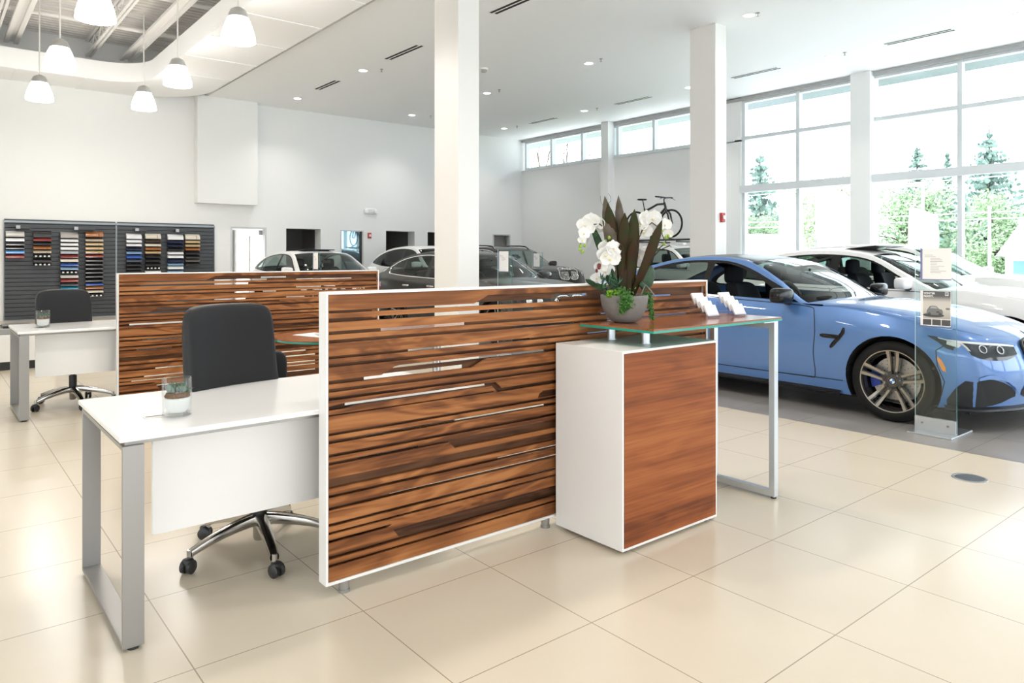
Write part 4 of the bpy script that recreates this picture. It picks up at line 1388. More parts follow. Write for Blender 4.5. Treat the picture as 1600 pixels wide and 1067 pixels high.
WHEEL_CACHE = {}
def wheel(parent, c, sg, R, hero):
    """tyre with rim, brake disc, caliper and hub badge; the outer face looks along sg*x."""
    def fx(p): return Vector((sg * p.x, p.y, p.z))
    rr = R * .762
    W = .255 if hero else .235
    ty = MB().lathe([(rr - .02, -W), (rr - .004, -W), (R - .03, -W), (R - .004, -W + .03), (R, -W + .06), (R, -.05), (R - .006, -.022), (R - .03, -.004), (R - .055, .0), (rr + .006, -.006), (rr - .004, -.012), (rr - .02, -.02)], n=64, axis='X').xf(fx)
    tyre = obj('wheel', ty, 'rubber', parent, smooth=40, loc=c, label='black tyre')
    rim = MB()
    rim.lathe([(rr + .004, -.014), (rr - .006, -.010), (rr - .014, -.022), (rr - .03, -.05), (rr - .035, -W + .02), (rr - .01, -W + .005)], n=64, axis='X', mi=0)
    rim.lathe([(.0001, -.030), (.055, -.030), (.062, -.038), (.062, -.10)], n=30, axis='X')
    face = MB()
    face.lathe([(rr + .004, -.0135), (rr + .001, -.008), (rr - .007, -.0095)], n=64, axis='X')
    for k in range(5):
        a0 = 2 * PI * k / 5 + PI / 2 + .03
        for s in (-1, 1):
            r0, r1 = .058, rr - .008
            a_in, a_out = s * .42, s * .165
            def pt(r, a, x): return (x, r * math.cos(a0 + a), r * math.sin(a0 + a))
            P = []
            Pf = []
            n = 8
            for i in range(n + 1):
                q = i / n
                r = r0 + (r1 - r0) * q
                lat = s * (.020 + .014 * q)
                ang_ = math.atan2(lat, r)
                hw = (.0125 + .003 * q + .004 * q * q)
                dA = hw / r
                xf_ = -.034 + .022 * q - .012 * math.sin(q * PI)
                inner_dx = .012
                P.append([pt(r, ang_ - dA, xf_), pt(r, ang_ + dA, xf_), pt(r, ang_ + dA * .9, xf_ - .035), pt(r, ang_ - dA * .9, xf_ - .035)])
                if q > .12:
                    ea, eb = (ang_ - dA * .35, ang_ + dA * .98) if s > 0 else (ang_ - dA * .98, ang_ + dA * .35)
                    Pf.append([pt(r, ea, xf_ + .0012), pt(r, eb, xf_ + .0012)])
            rim.grid(P, close_u=True)
            face.grid(Pf)
    rim.xf(fx); face.xf(fx)
    ro = obj('rim', rim, 'rim_black', tyre, smooth=40)
    obj('rim_face', face, 'rim_machined', tyre, smooth=40)
    if not hero: return tyre
    disc = MB().lathe([(.075, -.105), (.19, -.105), (.19, -.13), (.075, -.13)], n=60, axis='X')
    disc.lathe([(.0001, -.075), (.07, -.075), (.085, -.105)], n=30, axis='X')
    disc.xf(fx)
    obj('brake_disc', disc, 'disc', tyre, smooth=30)
    hl = MB()
    for k in range(20):
        for i in range(3):
            a = 2 * PI * (k + i * .3) / 20
            r = .115 + .026 * i
            hl.cyl((-.1045, r * math.cos(a), r * math.sin(a)), (-.1035, r * math.cos(a), r * math.sin(a)), .004, n=6)
    hl.xf(fx)
    obj('disc_holes', hl, 'dark', tyre)
    cal = MB()
    P = []
    for i in range(9):
        a = math.radians(-28 + 56 * i / 8) + math.radians(5)
        P.append([(-.085 , .12 * math.cos(a), .12 * math.sin(a)), (-.078, .155 * math.cos(a), .155 * math.sin(a)), (-.085, .2 * math.cos(a), .2 * math.sin(a)), (-.135, .2 * math.cos(a), .2 * math.sin(a))])
    cal.grid(P).xf(fx)
    obj('brake_caliper', cal, 'caliper', tyre, smooth=50)
    roundel(tyre, 'hub_badge', .034, lambda a, b, d: (sg * (-.029 + d), (a if sg > 0 else -a), b))
    return tyre

def roundel(parent, name, r, fn):
    """round emblem: black ring, quartered white and blue centre, silver edge."""
    m = MB()
    def disc(r0, r1, a0, a1, d, mi, n):
        P = []
        for i in range(n + 1):
            a = a0 + (a1 - a0) * i / n
            P.append([fn(r0 * math.cos(a), r0 * math.sin(a), d), fn(r1 * math.cos(a), r1 * math.sin(a), d)])
        m.grid(P, mi)
    disc(r * .96, r, 0, 2 * PI, .001, 3, 40)
    disc(r * .64, r * .96, 0, 2 * PI, .0008, 0, 40)
    disc(r * .60, r * .64, 0, 2 * PI, .001, 3, 40)
    for q in range(4): disc(.0001, r * .60, q * PI / 2, (q + 1) * PI / 2, .0009, 1 if q % 2 == 0 else 2, 10)
    return obj(name, m, ['black_gloss', 'badge_blue', 'badge_white', 'chrome'], parent, normals=False)

M['black_gloss'] = mat('gloss_black', (.008, .008, .009), .16, 0, .35)
M['badge_blue'] = mat('badge_blue', (.03, .16, .50), .2)
M['badge_white'] = mat('badge_white', (.8, .8, .8), .2)
M['cabin'] = mat('cabin_black', (.008, .008, .009), .8, 0, .1)
M['seat_black'] = mat('seat_black', (.008, .009, .012), .7, 0, .1)
M['rim_black'] = mat('rim_black', (.016, .015, .014), .15, 0, .6, .6)
M['rim_machined'] = mat('rim_machined', (.36, .33, .29), .25, 1.)
M['disc'] = mat('brake_disc_steel', (.42, .40, .37), .4, .9)
M['caliper'] = mat('blue_caliper', (.02, .05, .30), .3, .2)
def car_paint(name, col, metal=.0, rough=.28, coat=1.):
    return mat(name, col, rough, metal, .5, coat)
M['paint_blue'] = car_paint('sky_blue_car_paint', (.076, .185, .44), .25, .33)
M['paint_white'] = car_paint('white_car_paint', (.80, .80, .79))
M['paint_grey'] = car_paint('dark_grey_car_paint', (.032, .032, .030), .3, .35, .3)
M['paint_brown'] = car_paint('dark_brown_grey_car_paint', (.034, .030, .027), .3, .35, .3)
M['headlamp'] = mat('headlamp_glass', (.025, .03, .035), .06, 0, .5, .2)
M['lamp_strip'] = mat('lamp_reflector', (.75, .78, .8), .12, .7)
M['amber'] = mat('amber_marker', (.85, .25, .01), .2, 0, .5, 1.)
M['red_lamp'] = mat('red_tail_lamp', (.25, .01, .012), .12, 0, .5, 1.)
M['carbon'] = mat('carbon_roof', (.015, .016, .019), .32, 0, .3, .1)
M['chrome_trim'] = mat('chrome_trim', (.85, .85, .84), .1, 1.)

# ---- the blue coupe -------------------------------------------------------
rows = [((-.80, .20), (-.57, .20)), ((-.81, .42), (-.585, .42)), ((-.775, .60), (-.55, .60)), ((-.72, .70), (-.47, .69)), ((-.52, .80), (-.30, .775)), ((-.15, .90), (.0, .850)),
        ((.35, .96), (.45, .905)), ((.62, .975), (.80, .925)), ((1.02, 1.155), (1.10, 1.115)), ((1.47, 1.318), (1.44, 1.285)), ((1.85, 1.378), (1.82, 1.345)), ((2.25, 1.372), (2.30, 1.325)),
        ((2.62, 1.325), (2.70, 1.235)), ((3.02, 1.19), (3.05, 1.115)), ((3.34, 1.075), (3.32, 1.01)), ((3.58, 1.06), (3.52, .975)), ((3.76, 1.065), (3.64, .95)), ((3.80, .95), (3.68, .86)), ((3.86, .60), (3.70, .60)), ((3.80, .25), (3.62, .25))]
coupe = Car(rows, [(-.62, .79), (-.45, .868), (-.22, .915), (0, .935), (.4, .925), (.9, .905), (1.5, .905), (2.2, .915), (2.81, .94), (3.3, .90), (3.7, .80)],
            [(-.6, .55), (0, .67), (.6, .74), (2.0, .79), (2.8, .82), (3.7, .80)], 2.81, .333, sill=.17, arch=.372)
dlo = smooth_loop([(.64, .930), (.88, 1.005), (1.14, 1.115), (1.42, 1.235), (1.68, 1.305), (2.0, 1.318), (2.3, 1.298), (2.6, 1.228), (2.86, 1.125), (2.97, 1.045), (2.92, 1.005), (2.6, .995), (2.1, .980), (1.6, .966), (1.1, .950), (.8, .934)], 3)
w_front = smooth_loop([(.98, .965), (1.10, 1.04), (1.40, 1.195), (1.66, 1.276), (1.82, 1.288), (1.845, 1.26), (1.85, 1.1), (1.84, .995), (1.80, .978), (1.4, .966)], 3)
w_rear = smooth_loop([(1.93, 1.0), (1.92, 1.15), (1.93, 1.27), (1.98, 1.294), (2.25, 1.278), (2.55, 1.213), (2.78, 1.12), (2.88, 1.05), (2.85, 1.018), (2.5, 1.008)], 3)
w_tri = [(.80, .955), (.93, 1.0), (.955, .962)]
door = smooth_loop([(.655, .30), (.66, .5), (.64, .7), (.66, .85), (.72, .905), (1.1, .925), (1.6, .942), (1.92, .952), (2.0, .90), (2.03, .7), (1.98, .5), (1.9, .32), (1.85, .285), (1.3, .28), (.75, .28)], 3)
spec = dict(paint='paint_blue', trim='black_gloss', windows=[(w_front, 'open'), (w_rear, 'glass')], dlo=dlo, doors=[door], cuts=[7, 9.05, 12, 14], ws=(7, 9.05), rw=(12, 14),
            roof_black='carbon', seams=[door + [door[0]], [(-.42, .685), (-.335, .62), (-.345, .5), (-.39, .38), (-.365, .27)], [(.40, .287), (1.3, .277), (2.38, .29)]],
            hood_seams=[[(3.1, .30), (3.3, .70), (4.0, .86), (5.5, .90), (6.9, .93)]], belt=.955, cabin=(.62, 2.75), seat_y=1.42, roofm=(1.22, 1.16), mirror=(.92, 1.0), mirror_paint='black_gloss', hero_wheel=True, wsu=.92)
CX, CY = 7.005, 2.583
car1 = build_car('coupe', coupe, spec, 'sky blue two-door coupe with black roof and black double-spoke wheels beside the reception counter', (CX, CY, 0))
# nose details
def yc(v): return ('y', v)
def sc(v): return ('s', v)
for sg in (-1, 1):
    hm = MB()
    cols = [(yc(-.27), .730, .727), (yc(-.34), .722, .686), (yc(-.40), .710, .640), (sc(.985), .698, .592), (sc(.93), .692, .570), (sc(.86), .686, .556), (sc(.76), .678, .550), (sc(.66), .670, .552), (sc(.57), .662, .568), (sc(.50), .654, .590)]
    coupe.patch(hm, cols, sg, .006, 6)
    h = obj('headlight', hm, 'headlamp', car1, smooth=60)
    br = MB()
    coupe.patch(br, [(c_, zt - .003, zt - .003 - .10 * (zt - zb) - .004) for c_, zt, zb in cols[1:]], sg, .009, 1)
    coupe.patch(br, [(c_, zt - .012, zb + .03) for c_, zt, zb in cols[2:4]], sg, .008, 2)
    obj('light_strip', br, 'lamp_strip', h, smooth=60)
    eye = MB()
    for cc_, z in ((.87, .634), (.70, .624)):
        c0 = coupe.front(sc(cc_), z, sg, .007)
        n = coupe.top_n(coupe.t_at(z, 0, 5.5), sg * cc_)
        if n.y > 0: n = -n
        a = n.orthogonal().normalized(); b = n.cross(a)
        eye.tube([c0 + n * .004 + (a * math.cos(q) + b * math.sin(q)) * .030 for q in [2 * PI * i / 24 for i in range(24)]], .0045, 6, closed=True)
    obj('light_ring', eye, 'lamp_strip', h, smooth=60)
    # amber side marker
    am = MB(); coupe.patch(am, [(yc(-.345), .575, .545), (yc(-.375), .545, .47), (yc(-.40), .49, .455)], sg, .004, 3)
    obj('side_marker', am, 'amber', car1, smooth=60)
    # fender gill
    g = MB()
    for line, w_ in (([(.59, .665), (.50, .662), (.41, .663)], .022), ([(.375, .745), (.385, .70), (.42, .655), (.47, .60), (.50, .565)], .021)):
        l = dense(line, .02, False)
        P = []
        for i, p in enumerate(l):
            q = l[min(i + 1, len(l) - 1)]; p_ = l[max(i - 1, 0)]
            d = Vector((q[0] - p_[0], q[1] - p_[1])).normalized()
            ww = w_ * .8 * min(1, math.sin(PI * (.10 + .8 * i / (len(l) - 1))) * 1.6)
            P.append([coupe.side(p[0] - d.y * ww, p[1] + d.x * ww, sg, .004), coupe.side(p[0], p[1], sg, .009), coupe.side(p[0] + d.y * ww, p[1] - d.x * ww, sg, .004)])
        g.grid(P)
    obj('fender_gill', g, 'black_gloss', car1, smooth=60)
    # kidney half with bars
    fr = MB(); coupe.patch(fr, [(sc(.05), .675, .505), (sc(.10), .685, .490), (sc(.22), .685, .492), (sc(.33), .672, .52), (sc(.38), .650, .555)], sg, .004, 6)
    k = obj('grille', fr, 'dark', car1, smooth=60)
    kb = MB()
    loop = [(sc(.05), .675), (sc(.10), .685), (sc(.22), .685), (sc(.33), .672), (sc(.38), .650), (sc(.38), .555), (sc(.33), .52), (sc(.22), .492), (sc(.10), .490), (sc(.05), .505)]
    kb.tube([coupe.front(c_, z, sg, .012) for c_, z in loop], .011, 8, closed=True)
    for q in (.10, .15, .2, .25, .30):
        kb.tube([coupe.front(sc(q), z, sg, .012) for z in (.675, .6, .53, .505)], .006, 6)
    obj('grille_frame', kb, 'black_gloss', k, smooth=60)
    # side intake with blades
    it = MB(); coupe.patch(it, [(yc(-.50), .30, .20), (sc(.985), .40, .20), (sc(.93), .415, .20), (sc(.84), .41, .21), (sc(.74), .385, .23), (sc(.64), .345, .26), (sc(.585), .30, .27)], sg, .004, 6)
    i_ = obj('side_intake', it, 'dark', car1, smooth=60)
    bl = MB()
    coupe.patch(bl, [(sc(.985), .425, .405), (sc(.9), .445, .415), (sc(.8), .44, .408), (sc(.70), .42, .388), (sc(.6), .375, .335), (sc(.55), .325, .28)], sg, .016, 2)
    obj('intake_blade', bl, 'paint_blue', i_, smooth=60)
    fl = MB(); coupe.patch(fl, [(yc(-.40), .245, .17), (yc(-.46), .34, .17), (yc(-.52), .40, .17), (sc(.985), .39, .17), (sc(.95), .36, .17), (sc(.90), .27, .17)], sg, .005, 4)
    obj('corner_flap', fl, 'carbon', i_, smooth=60)
    sd = MB().cyl(coupe.side(-.318, .475, sg, 0), coupe.side(-.318, .475, sg, .003), .010, n=14)
    obj('parking_sensor', sd, 'black_plastic', car1)
    # door handle
    hd = MB().superell((.013, .10, .014), .5, .5, lambda p: Vector(coupe.side(1.80, .80, sg, .016)) + p, 16, 10)
    obj('door_handle', hd, 'paint_blue', car1, smooth=70)
    tl_ = MB(); P = [[coupe.side(3.28 + .37 * i / 8, .88 + .06 * (1 - i / 8) - (.13 + .03 * i / 8) * j / 3, sg, .004) for j in range(4)] for i in range(9)]
    tl_.grid(P); obj('tail_light', tl_, 'red_lamp', car1, smooth=60)
ci = MB()
for sg in (-1, 1): coupe.patch(ci, [(sc(.001), .40, .24), (sc(.2), .40, .24), (sc(.36), .385, .245), (sc(.46), .345, .26), (sc(.50), .30, .28)], sg, .004, 6)
obj('lower_intake', ci, 'dark', car1, smooth=60)
spm = MB()
P = []
for sg, seq in ((-1, [yc(-.38), yc(-.48), sc(.99), sc(.9), sc(.75), sc(.6), sc(.4), sc(.2), sc(.01)]), (1, [sc(.01), sc(.2), sc(.4), sc(.6), sc(.75), sc(.9), sc(.99), yc(-.48), yc(-.38)])):
    for c_ in seq:
        a = coupe.front(c_, .20, sg, .0); n = (a - Vector((0, .1, a.z))); n.z = 0; n.normalize()
        P.append([a + Vector((0, 0, .0)), a + n * .035 + Vector((0, 0, -.015)), a + n * .04 + Vector((0, 0, -.03)), a + Vector((0, 0, -.05))])
spm.grid(P)
obj('front_splitter', spm, 'carbon', car1, smooth=40)
for sg in (-1, 1):
    sk = MB().grid([[coupe.side(y, .20, sg, .0), coupe.side(y, .185, sg, .03), coupe.side(y, .165, sg, .03), coupe.side(y, .15, sg, -.05)] for y in [.42 + 1.98 * i / 10 for i in range(11)]])
    obj('side_skirt', sk, 'black_gloss', car1, smooth=40)
roundel(car1, 'hood_badge', .04, lambda a, b, d: tuple(Vector(coupe.top(3.25, 0)) + Vector((a, .9 * b * .9, .44 * b)) + Vector((0, -.44, .9)) * (d + .004)))
# ---- the other cars -------------------------------------------------------
def auto_dlo(car, belt, y0, y1, off, n=26):
    """window line of a side: along the roof edge, back along the belt."""
    k = [spl(car.T, 6 + 8.6 * i / 120) for i in range(121)]
    def top(y):
        for i in range(120):
            if k[i][0] <= y <= k[i + 1][0]:
                return k[i][1] + (k[i + 1][1] - k[i][1]) * (y - k[i][0]) / (k[i + 1][0] - k[i][0] + 1e-9)
        return 1
    tp = []
    for i in range(n + 1):
        y = y0 + (y1 - y0) * i / n
        z = top(y) - off
        b = lerp_keys(belt, y)
        if z > b + .012: tp.append((y, z))
    ya, yb = tp[0][0], tp[-1][0]
    bt = [(yb + (ya - yb) * i / n, lerp_keys(belt, yb + (ya - yb) * i / n)) for i in range(n + 1)]
    return tp + bt[(1 if tp[-1][1] - bt[0][1] < .03 else 0):(-1 if tp[0][1] - bt[-1][1] < .03 else n + 1)], top
def cutwin(dlo, top, belt, off, a, b, ins=.022, n=12):
    tp = []
    for i in range(n + 1):
        y = a + (b - a) * i / n
        z = top(y) - off - ins; bz = lerp_keys(belt, y) + ins
        if z > bz + .015: tp.append((y, z, bz))
    return [(y, z) for y, z, _ in tp] + [(y, bz) for y, _, bz in tp[::-1]]
def make_car(name, label, loc, rows, width, shoulder, wb, R, belt, dl, cuts_y, paint, kinds=('glass', 'glass', 'glass'), bead=None, trimm='black_gloss', glass='glass_car', off=.045, arch=.38, seat_y=1.45, seat_z=.05,
             cabin=(.62, 3.1), mirror=(.95, 1.05), sill=.2, lean=.5, nose=None, rails=None, wsu=.9, rwu=.84, seat='seat_black', doors=None, crown=2.3):
    car = Car(rows, width, shoulder, wb, R, sill=sill, arch=arch, lean=lean, crown=crown)
    dlo, top = auto_dlo(car, belt, dl[0], dl[1], off)
    wins = []
    for (a, b), k in zip(cuts_y, kinds):
        wins.append((cutwin(dlo, top, belt, off, a, b), k))
    zb = lerp_keys(belt, 1.5)
    dz = zb - .03
    dd = [smooth_loop([(.66, .34), (.66, .6), (.64, dz - .08), (.76, dz - .01), (1.3, dz), (cuts_y[0][1] + .03, dz + .0), (cuts_y[0][1] + .05, .6), (cuts_y[0][1] - .02, .32), (1.2, .30)], 3)]
    e_ = cuts_y[1][1]
    dd.append(smooth_loop([(cuts_y[0][1] + .06, .34), (cuts_y[0][1] + .075, .6), (cuts_y[0][1] + .06, dz - .03), (cuts_y[0][1] + .12, dz), (e_ - .1, dz), (e_ + .0, dz - .12), (e_ - .16, .72), (e_ - .36, .45), (e_ - .45, .31)], 3))
    sp = dict(paint=paint, trim=trimm, windows=wins, dlo=dlo, doors=dd, cuts=[7, 9, 12, 14], ws=(7, 9), rw=(12, 14), seams=[d + [d[0]] for d in dd], hood_seams=[[(3.2, .35), (3.5, .72), (4.2, .86), (5.5, .9), (6.9, .93)]],
              belt=zb, cabin=cabin, seat_y=seat_y, seat_z=seat_z, roofm=(1.28, zb + .26), mirror=mirror, glass=glass, bead=bead, wsu=wsu, rwu=rwu, seat=seat, nt=64)
    t = build_car(name, car, sp, label, loc)
    for sg in (-1, 1):
        if nose:
            kz0, kz1, hz0, hz1 = nose['kz'] + nose['hz']
            g = MB(); car.patch(g, [(sc(.035), kz1 - .02, kz0 + .02), (sc(.09), kz1, kz0), (sc(.24), kz1, kz0), (sc(.34), kz1 - .02, kz0 + .03), (sc(.38), kz1 - .05, kz0 + .07)], sg, .006, 5)
            k = obj('grille', g, 'dark', t, smooth=60)
            kb = MB()
            lp = [(sc(.035), kz1 - .02), (sc(.09), kz1), (sc(.24), kz1), (sc(.34), kz1 - .02), (sc(.38), kz1 - .05), (sc(.38), kz0 + .07), (sc(.34), kz0 + .03), (sc(.24), kz0), (sc(.09), kz0), (sc(.035), kz0 + .02)]
            kb.tube([car.front(c_, z, sg, .014) for c_, z in lp], .013, 8, closed=True)
            for q in (.08, .13, .18, .23, .28, .33): kb.tube([car.front(sc(q), kz1 - .01 - (kz1 - kz0 - .02) * i / 3, sg, .014) for i in range(4)], .006, 6)
            obj('grille_frame', kb, nose.get('chrome', 'chrome_trim'), k, smooth=60)
            hm = MB(); cols = [(yc(-.34), hz1 + .01, hz1 - .03), (yc(-.44), hz1, hz0 + .05), (sc(.97), hz1 - .005, hz0 + .02), (sc(.86), hz1 - .01, hz0), (sc(.70), hz1 - .015, hz0), (sc(.55), hz1 - .02, hz0 + .02), (sc(.47), hz1 - .03, hz0 + .04)]
            car.patch(hm, cols, sg, .006, 4)
            h = obj('headlight', hm, 'headlamp', t, smooth=60)
            for q in (.86, .68):
                ey = MB()
                zc_ = (hz0 + hz1) / 2 - .005
                c0 = car.front(sc(q), zc_, sg, .008); nn = car.top_n(car.t_at(zc_, 0, 5.5), sg * q); nn = nn if nn.y < 0 else -nn
                a = nn.orthogonal().normalized(); b = nn.cross(a)
                P = [[c0 + (a * math.cos(w_) + b * math.sin(w_)) * r + nn * d for w_ in [2 * PI * i / 18 for i in range(18)]] for r, d in ((.048, .002), (.040, .012), (.02, .004), (.001, .004))]
                ey.grid(P, close_u=True)
                obj('light_lens', ey, 'lamp_strip', h, smooth=60)
        r = MB(); yt = loc
        T14 = spl(car.T, 15.5); T18 = spl(car.T, 17.3)
        P = [[car.side(T18[0] - .34 * i / 6, T18[1] + .03 - .14 * j / 3 + .02 * i / 6, sg, .005) for j in range(4)] for i in range(7)]
        r.grid(P); obj('tail_light', r, 'red_lamp', t, smooth=60)
        for yy in (cuts_y[0][1] - .14, cuts_y[1][1] - .2):
            hd = MB().superell((.014, .11, .016), .5, .5, lambda p: Vector(car.side(yy, zb - .13, sg, .02)) + p, 14, 8)
            obj('door_handle', hd, bead or paint, t, smooth=70)
        if rails:
            pts = [tuple(Vector(car.top(tt, sg * .86)) + Vector((0, 0, .0 if i in (0, 6) else .055))) for i, tt in enumerate([9.2, 9.5, 10, 10.6, 11.2, 11.7, 12.0])]
            obj('roof_rail', MB().tube(pts, .018, 8), rails, t, smooth=60)
    return t, car
W5 = [(-.65, .78), (-.45, .865), (-.2, .91), (0, .93), (.5, .925), (1.5, .93), (2.4, .935), (2.97, .93), (3.5, .89), (4.0, .80)]
S5 = [(-.6, .58), (0, .70), (.6, .78), (2.0, .84), (3.0, .88), (4.0, .84)]
sedan = [((-.82, .22), (-.56, .22)), ((-.83, .46), (-.58, .46)), ((-.79, .64), (-.55, .64)), ((-.73, .74), (-.48, .735)), ((-.5, .85), (-.3, .82)), ((-.1, .94), (0, .90)), ((.35, .995), (.42, .95)), ((.60, 1.01), (.74, .965)),
         ((1.05, 1.21), (1.12, 1.165)), ((1.52, 1.40), (1.50, 1.36)), ((2.0, 1.47), (1.98, 1.43)), ((2.45, 1.467), (2.5, 1.415)), ((2.90, 1.415), (2.95, 1.335)), ((3.26, 1.29), (3.28, 1.215)), ((3.58, 1.15), (3.54, 1.08)),
         ((3.82, 1.125), (3.74, 1.05)), ((4.00, 1.13), (3.86, 1.02)), ((4.05, 1.0), (3.90, .92)), ((4.08, .62), (3.92, .62)), ((4.02, .26), (3.84, .26))]
belt5 = [(.5, .955), (1.5, .975), (2.6, 1.005), (3.4, 1.05)]
car2, _c = make_car('sedan', 'white four-door car with open front window, directly behind the blue coupe', (9.90, 2.62, 0), sedan, W5, S5, 2.97, .34, belt5, (.66, 3.28), ((.98, 1.88), (2.0, 2.74), (2.80, 3.18)), 'paint_white',
              ('open', 'glass', 'glass'), nose=dict(kz=(.54, .74), hz=(.62, .76)), mirror=(1.0, 1.04), seat_y=1.5)
sr = MB().rbox((0, 1.78, 1.475), (.86, .42, .012), Matrix.Rotation(-.10, 3, 'X'))
obj('sunroof', sr, 'black_gloss', car2, bevel=.004)
car3, _c = make_car('sedan', 'dark grey four-door sedan with chrome window surround, behind the front column', (7.68, 8.72, 0), sedan, W5, S5, 2.97, .34, belt5, (.66, 3.28), ((.98, 1.88), (2.0, 2.74), (2.80, 3.18)), 'paint_grey',
              bead='chrome_trim', nose=dict(kz=(.54, .74), hz=(.62, .76)), mirror=(1.0, 1.04), seat_y=1.5)
gtr = [((-.84, .22), (-.57, .22)), ((-.85, .46), (-.59, .46)), ((-.81, .66), (-.56, .66)), ((-.75, .77), (-.48, .76)), ((-.5, .88), (-.3, .84)), ((-.1, .97), (0, .92)), ((.35, 1.025), (.42, .975)), ((.60, 1.04), (.76, .99)),
       ((1.05, 1.25), (1.14, 1.20)), ((1.52, 1.455), (1.52, 1.405)), ((2.0, 1.515), (1.98, 1.47)), ((2.5, 1.50), (2.5, 1.445)), ((2.85, 1.455), (2.9, 1.38)), ((3.30, 1.31), (3.28, 1.245)), ((3.68, 1.15), (3.62, 1.09)),
       ((3.80, 1.12), (3.74, 1.05)), ((3.90, 1.11), (3.80, 1.02)), ((3.94, 1.0), (3.83, .92)), ((3.96, .62), (3.84, .62)), ((3.90, .26), (3.78, .26))]
beltg = [(.5, .975), (1.5, .995), (2.6, 1.03), (3.6, 1.10)]
car4, _c = make_car('hatchback', 'white fastback car facing forward in front of the white side door', (6.96, 13.8, 0), gtr, W5, S5, 2.97, .35, beltg, (.68, 3.42), ((1.0, 1.95), (2.05, 2.85), (2.92, 3.34)), 'paint_white',
              trimm='black_gloss', nose=dict(kz=(.54, .76), hz=(.64, .78)), mirror=(1.02, 1.07), seat_y=1.55)
obj('sunroof', MB().rbox((0, 1.95, 1.512), (.78, .55, .02), Matrix.Rotation(-.03, 3, 'X')), 'black_gloss', car4, bevel=.004)
W3 = [(-.65, .78), (-.45, .87), (-.2, .92), (0, .94), (.5, .93), (1.5, .935), (2.4, .94), (2.81, .945), (3.3, .90), (3.7, .82)]
SS = [(-.6, .66), (0, .80), (.6, .88), (2.0, .94), (2.8, .97), (3.7, .94)]
suv = [((-.82, .26), (-.50, .26)), ((-.84, .54), (-.53, .54)), ((-.82, .82), (-.50, .82)), ((-.77, 1.00), (-.42, .97)), ((-.52, 1.075), (-.28, 1.03)), ((-.1, 1.115), (0, 1.065)), ((.32, 1.14), (.40, 1.085)), ((.55, 1.15), (.70, 1.095)),
       ((.98, 1.35), (1.06, 1.30)), ((1.42, 1.57), (1.40, 1.53)), ((1.9, 1.645), (1.88, 1.605)), ((2.6, 1.65), (2.6, 1.60)), ((3.30, 1.60), (3.22, 1.54)), ((3.50, 1.42), (3.44, 1.36)), ((3.66, 1.18), (3.58, 1.14)),
       ((3.70, 1.10), (3.62, 1.06)), ((3.72, 1.02), (3.63, .98)), ((3.74, .9), (3.64, .86)), ((3.78, .62), (3.66, .62)), ((3.74, .28), (3.60, .28))]
belts = [(.5, 1.075), (1.5, 1.09), (2.6, 1.12), (3.4, 1.20)]
cutS = ((.98, 1.86), (1.95, 2.66), (2.74, 3.28))
car5, _c = make_car('suv', 'dark brown-grey SUV with chrome kidney-shaped grille parked near the far corner', (12.68, 14.0, 0), suv, W3, SS, 2.81, .36, belts, (.66, 3.36), cutS, 'paint_brown', bead='chrome_trim', nose=dict(kz=(.78, 1.02), hz=(.85, .995)),
              rails='black_gloss', mirror=(.92, 1.18), seat_z=.16, arch=.40, sill=.26, lean=.42)
car6, carB = make_car('suv', 'white SUV carrying a bicycle on its roof, behind the plant bowl', (13.93, 8.98, 0), suv, W3, SS, 2.81, .36, belts, (.66, 3.36), cutS, 'paint_white', nose=dict(kz=(.78, 1.02), hz=(.85, .995)), rails='chrome_trim',
              mirror=(.92, 1.18), seat_z=.16, arch=.40, sill=.26, lean=.42)
suvc = [((a, b * .955), (c_, d_ * .955)) for (a, b), (c_, d_) in suv]
car7, _c = make_car('suv', 'white SUV standing against the big windows beyond the white four-door', (12.75, 3.35, 0), suvc, W3, SS, 2.81, .35, [(a, b * .955) for a, b in belts], (.66, 3.34), cutS, 'paint_white', nose=dict(kz=(.74, .97), hz=(.81, .95)),
              mirror=(.92, 1.13), seat_z=.12, arch=.39, sill=.26, lean=.42)
x4 = [r for r in suv[:11]] + [((2.4, 1.635), (2.4, 1.585)), ((2.80, 1.575), (2.85, 1.50)), ((3.28, 1.42), (3.26, 1.36)), ((3.66, 1.22), (3.58, 1.17)), ((3.72, 1.15), (3.64, 1.10)), ((3.76, 1.08), (3.66, 1.02)), ((3.78, .94), (3.68, .9)), ((3.80, .62), (3.68, .62)), ((3.76, .28), (3.62, .28))]
car8, _c = make_car('suv', 'white coupe-backed SUV with a red tail lamp, between the white fastback and the grey sedan', (9.95, 13.55, 0), x4, W3, SS, 2.81, .36, belts, (.66, 3.40), ((.98, 1.86), (1.95, 2.66), (2.74, 3.30)), 'paint_white', nose=dict(kz=(.78, 1.02), hz=(.85, .995)),
              glass='glass_dark', mirror=(.92, 1.18), seat_z=.16, arch=.40, sill=.26, lean=.42)

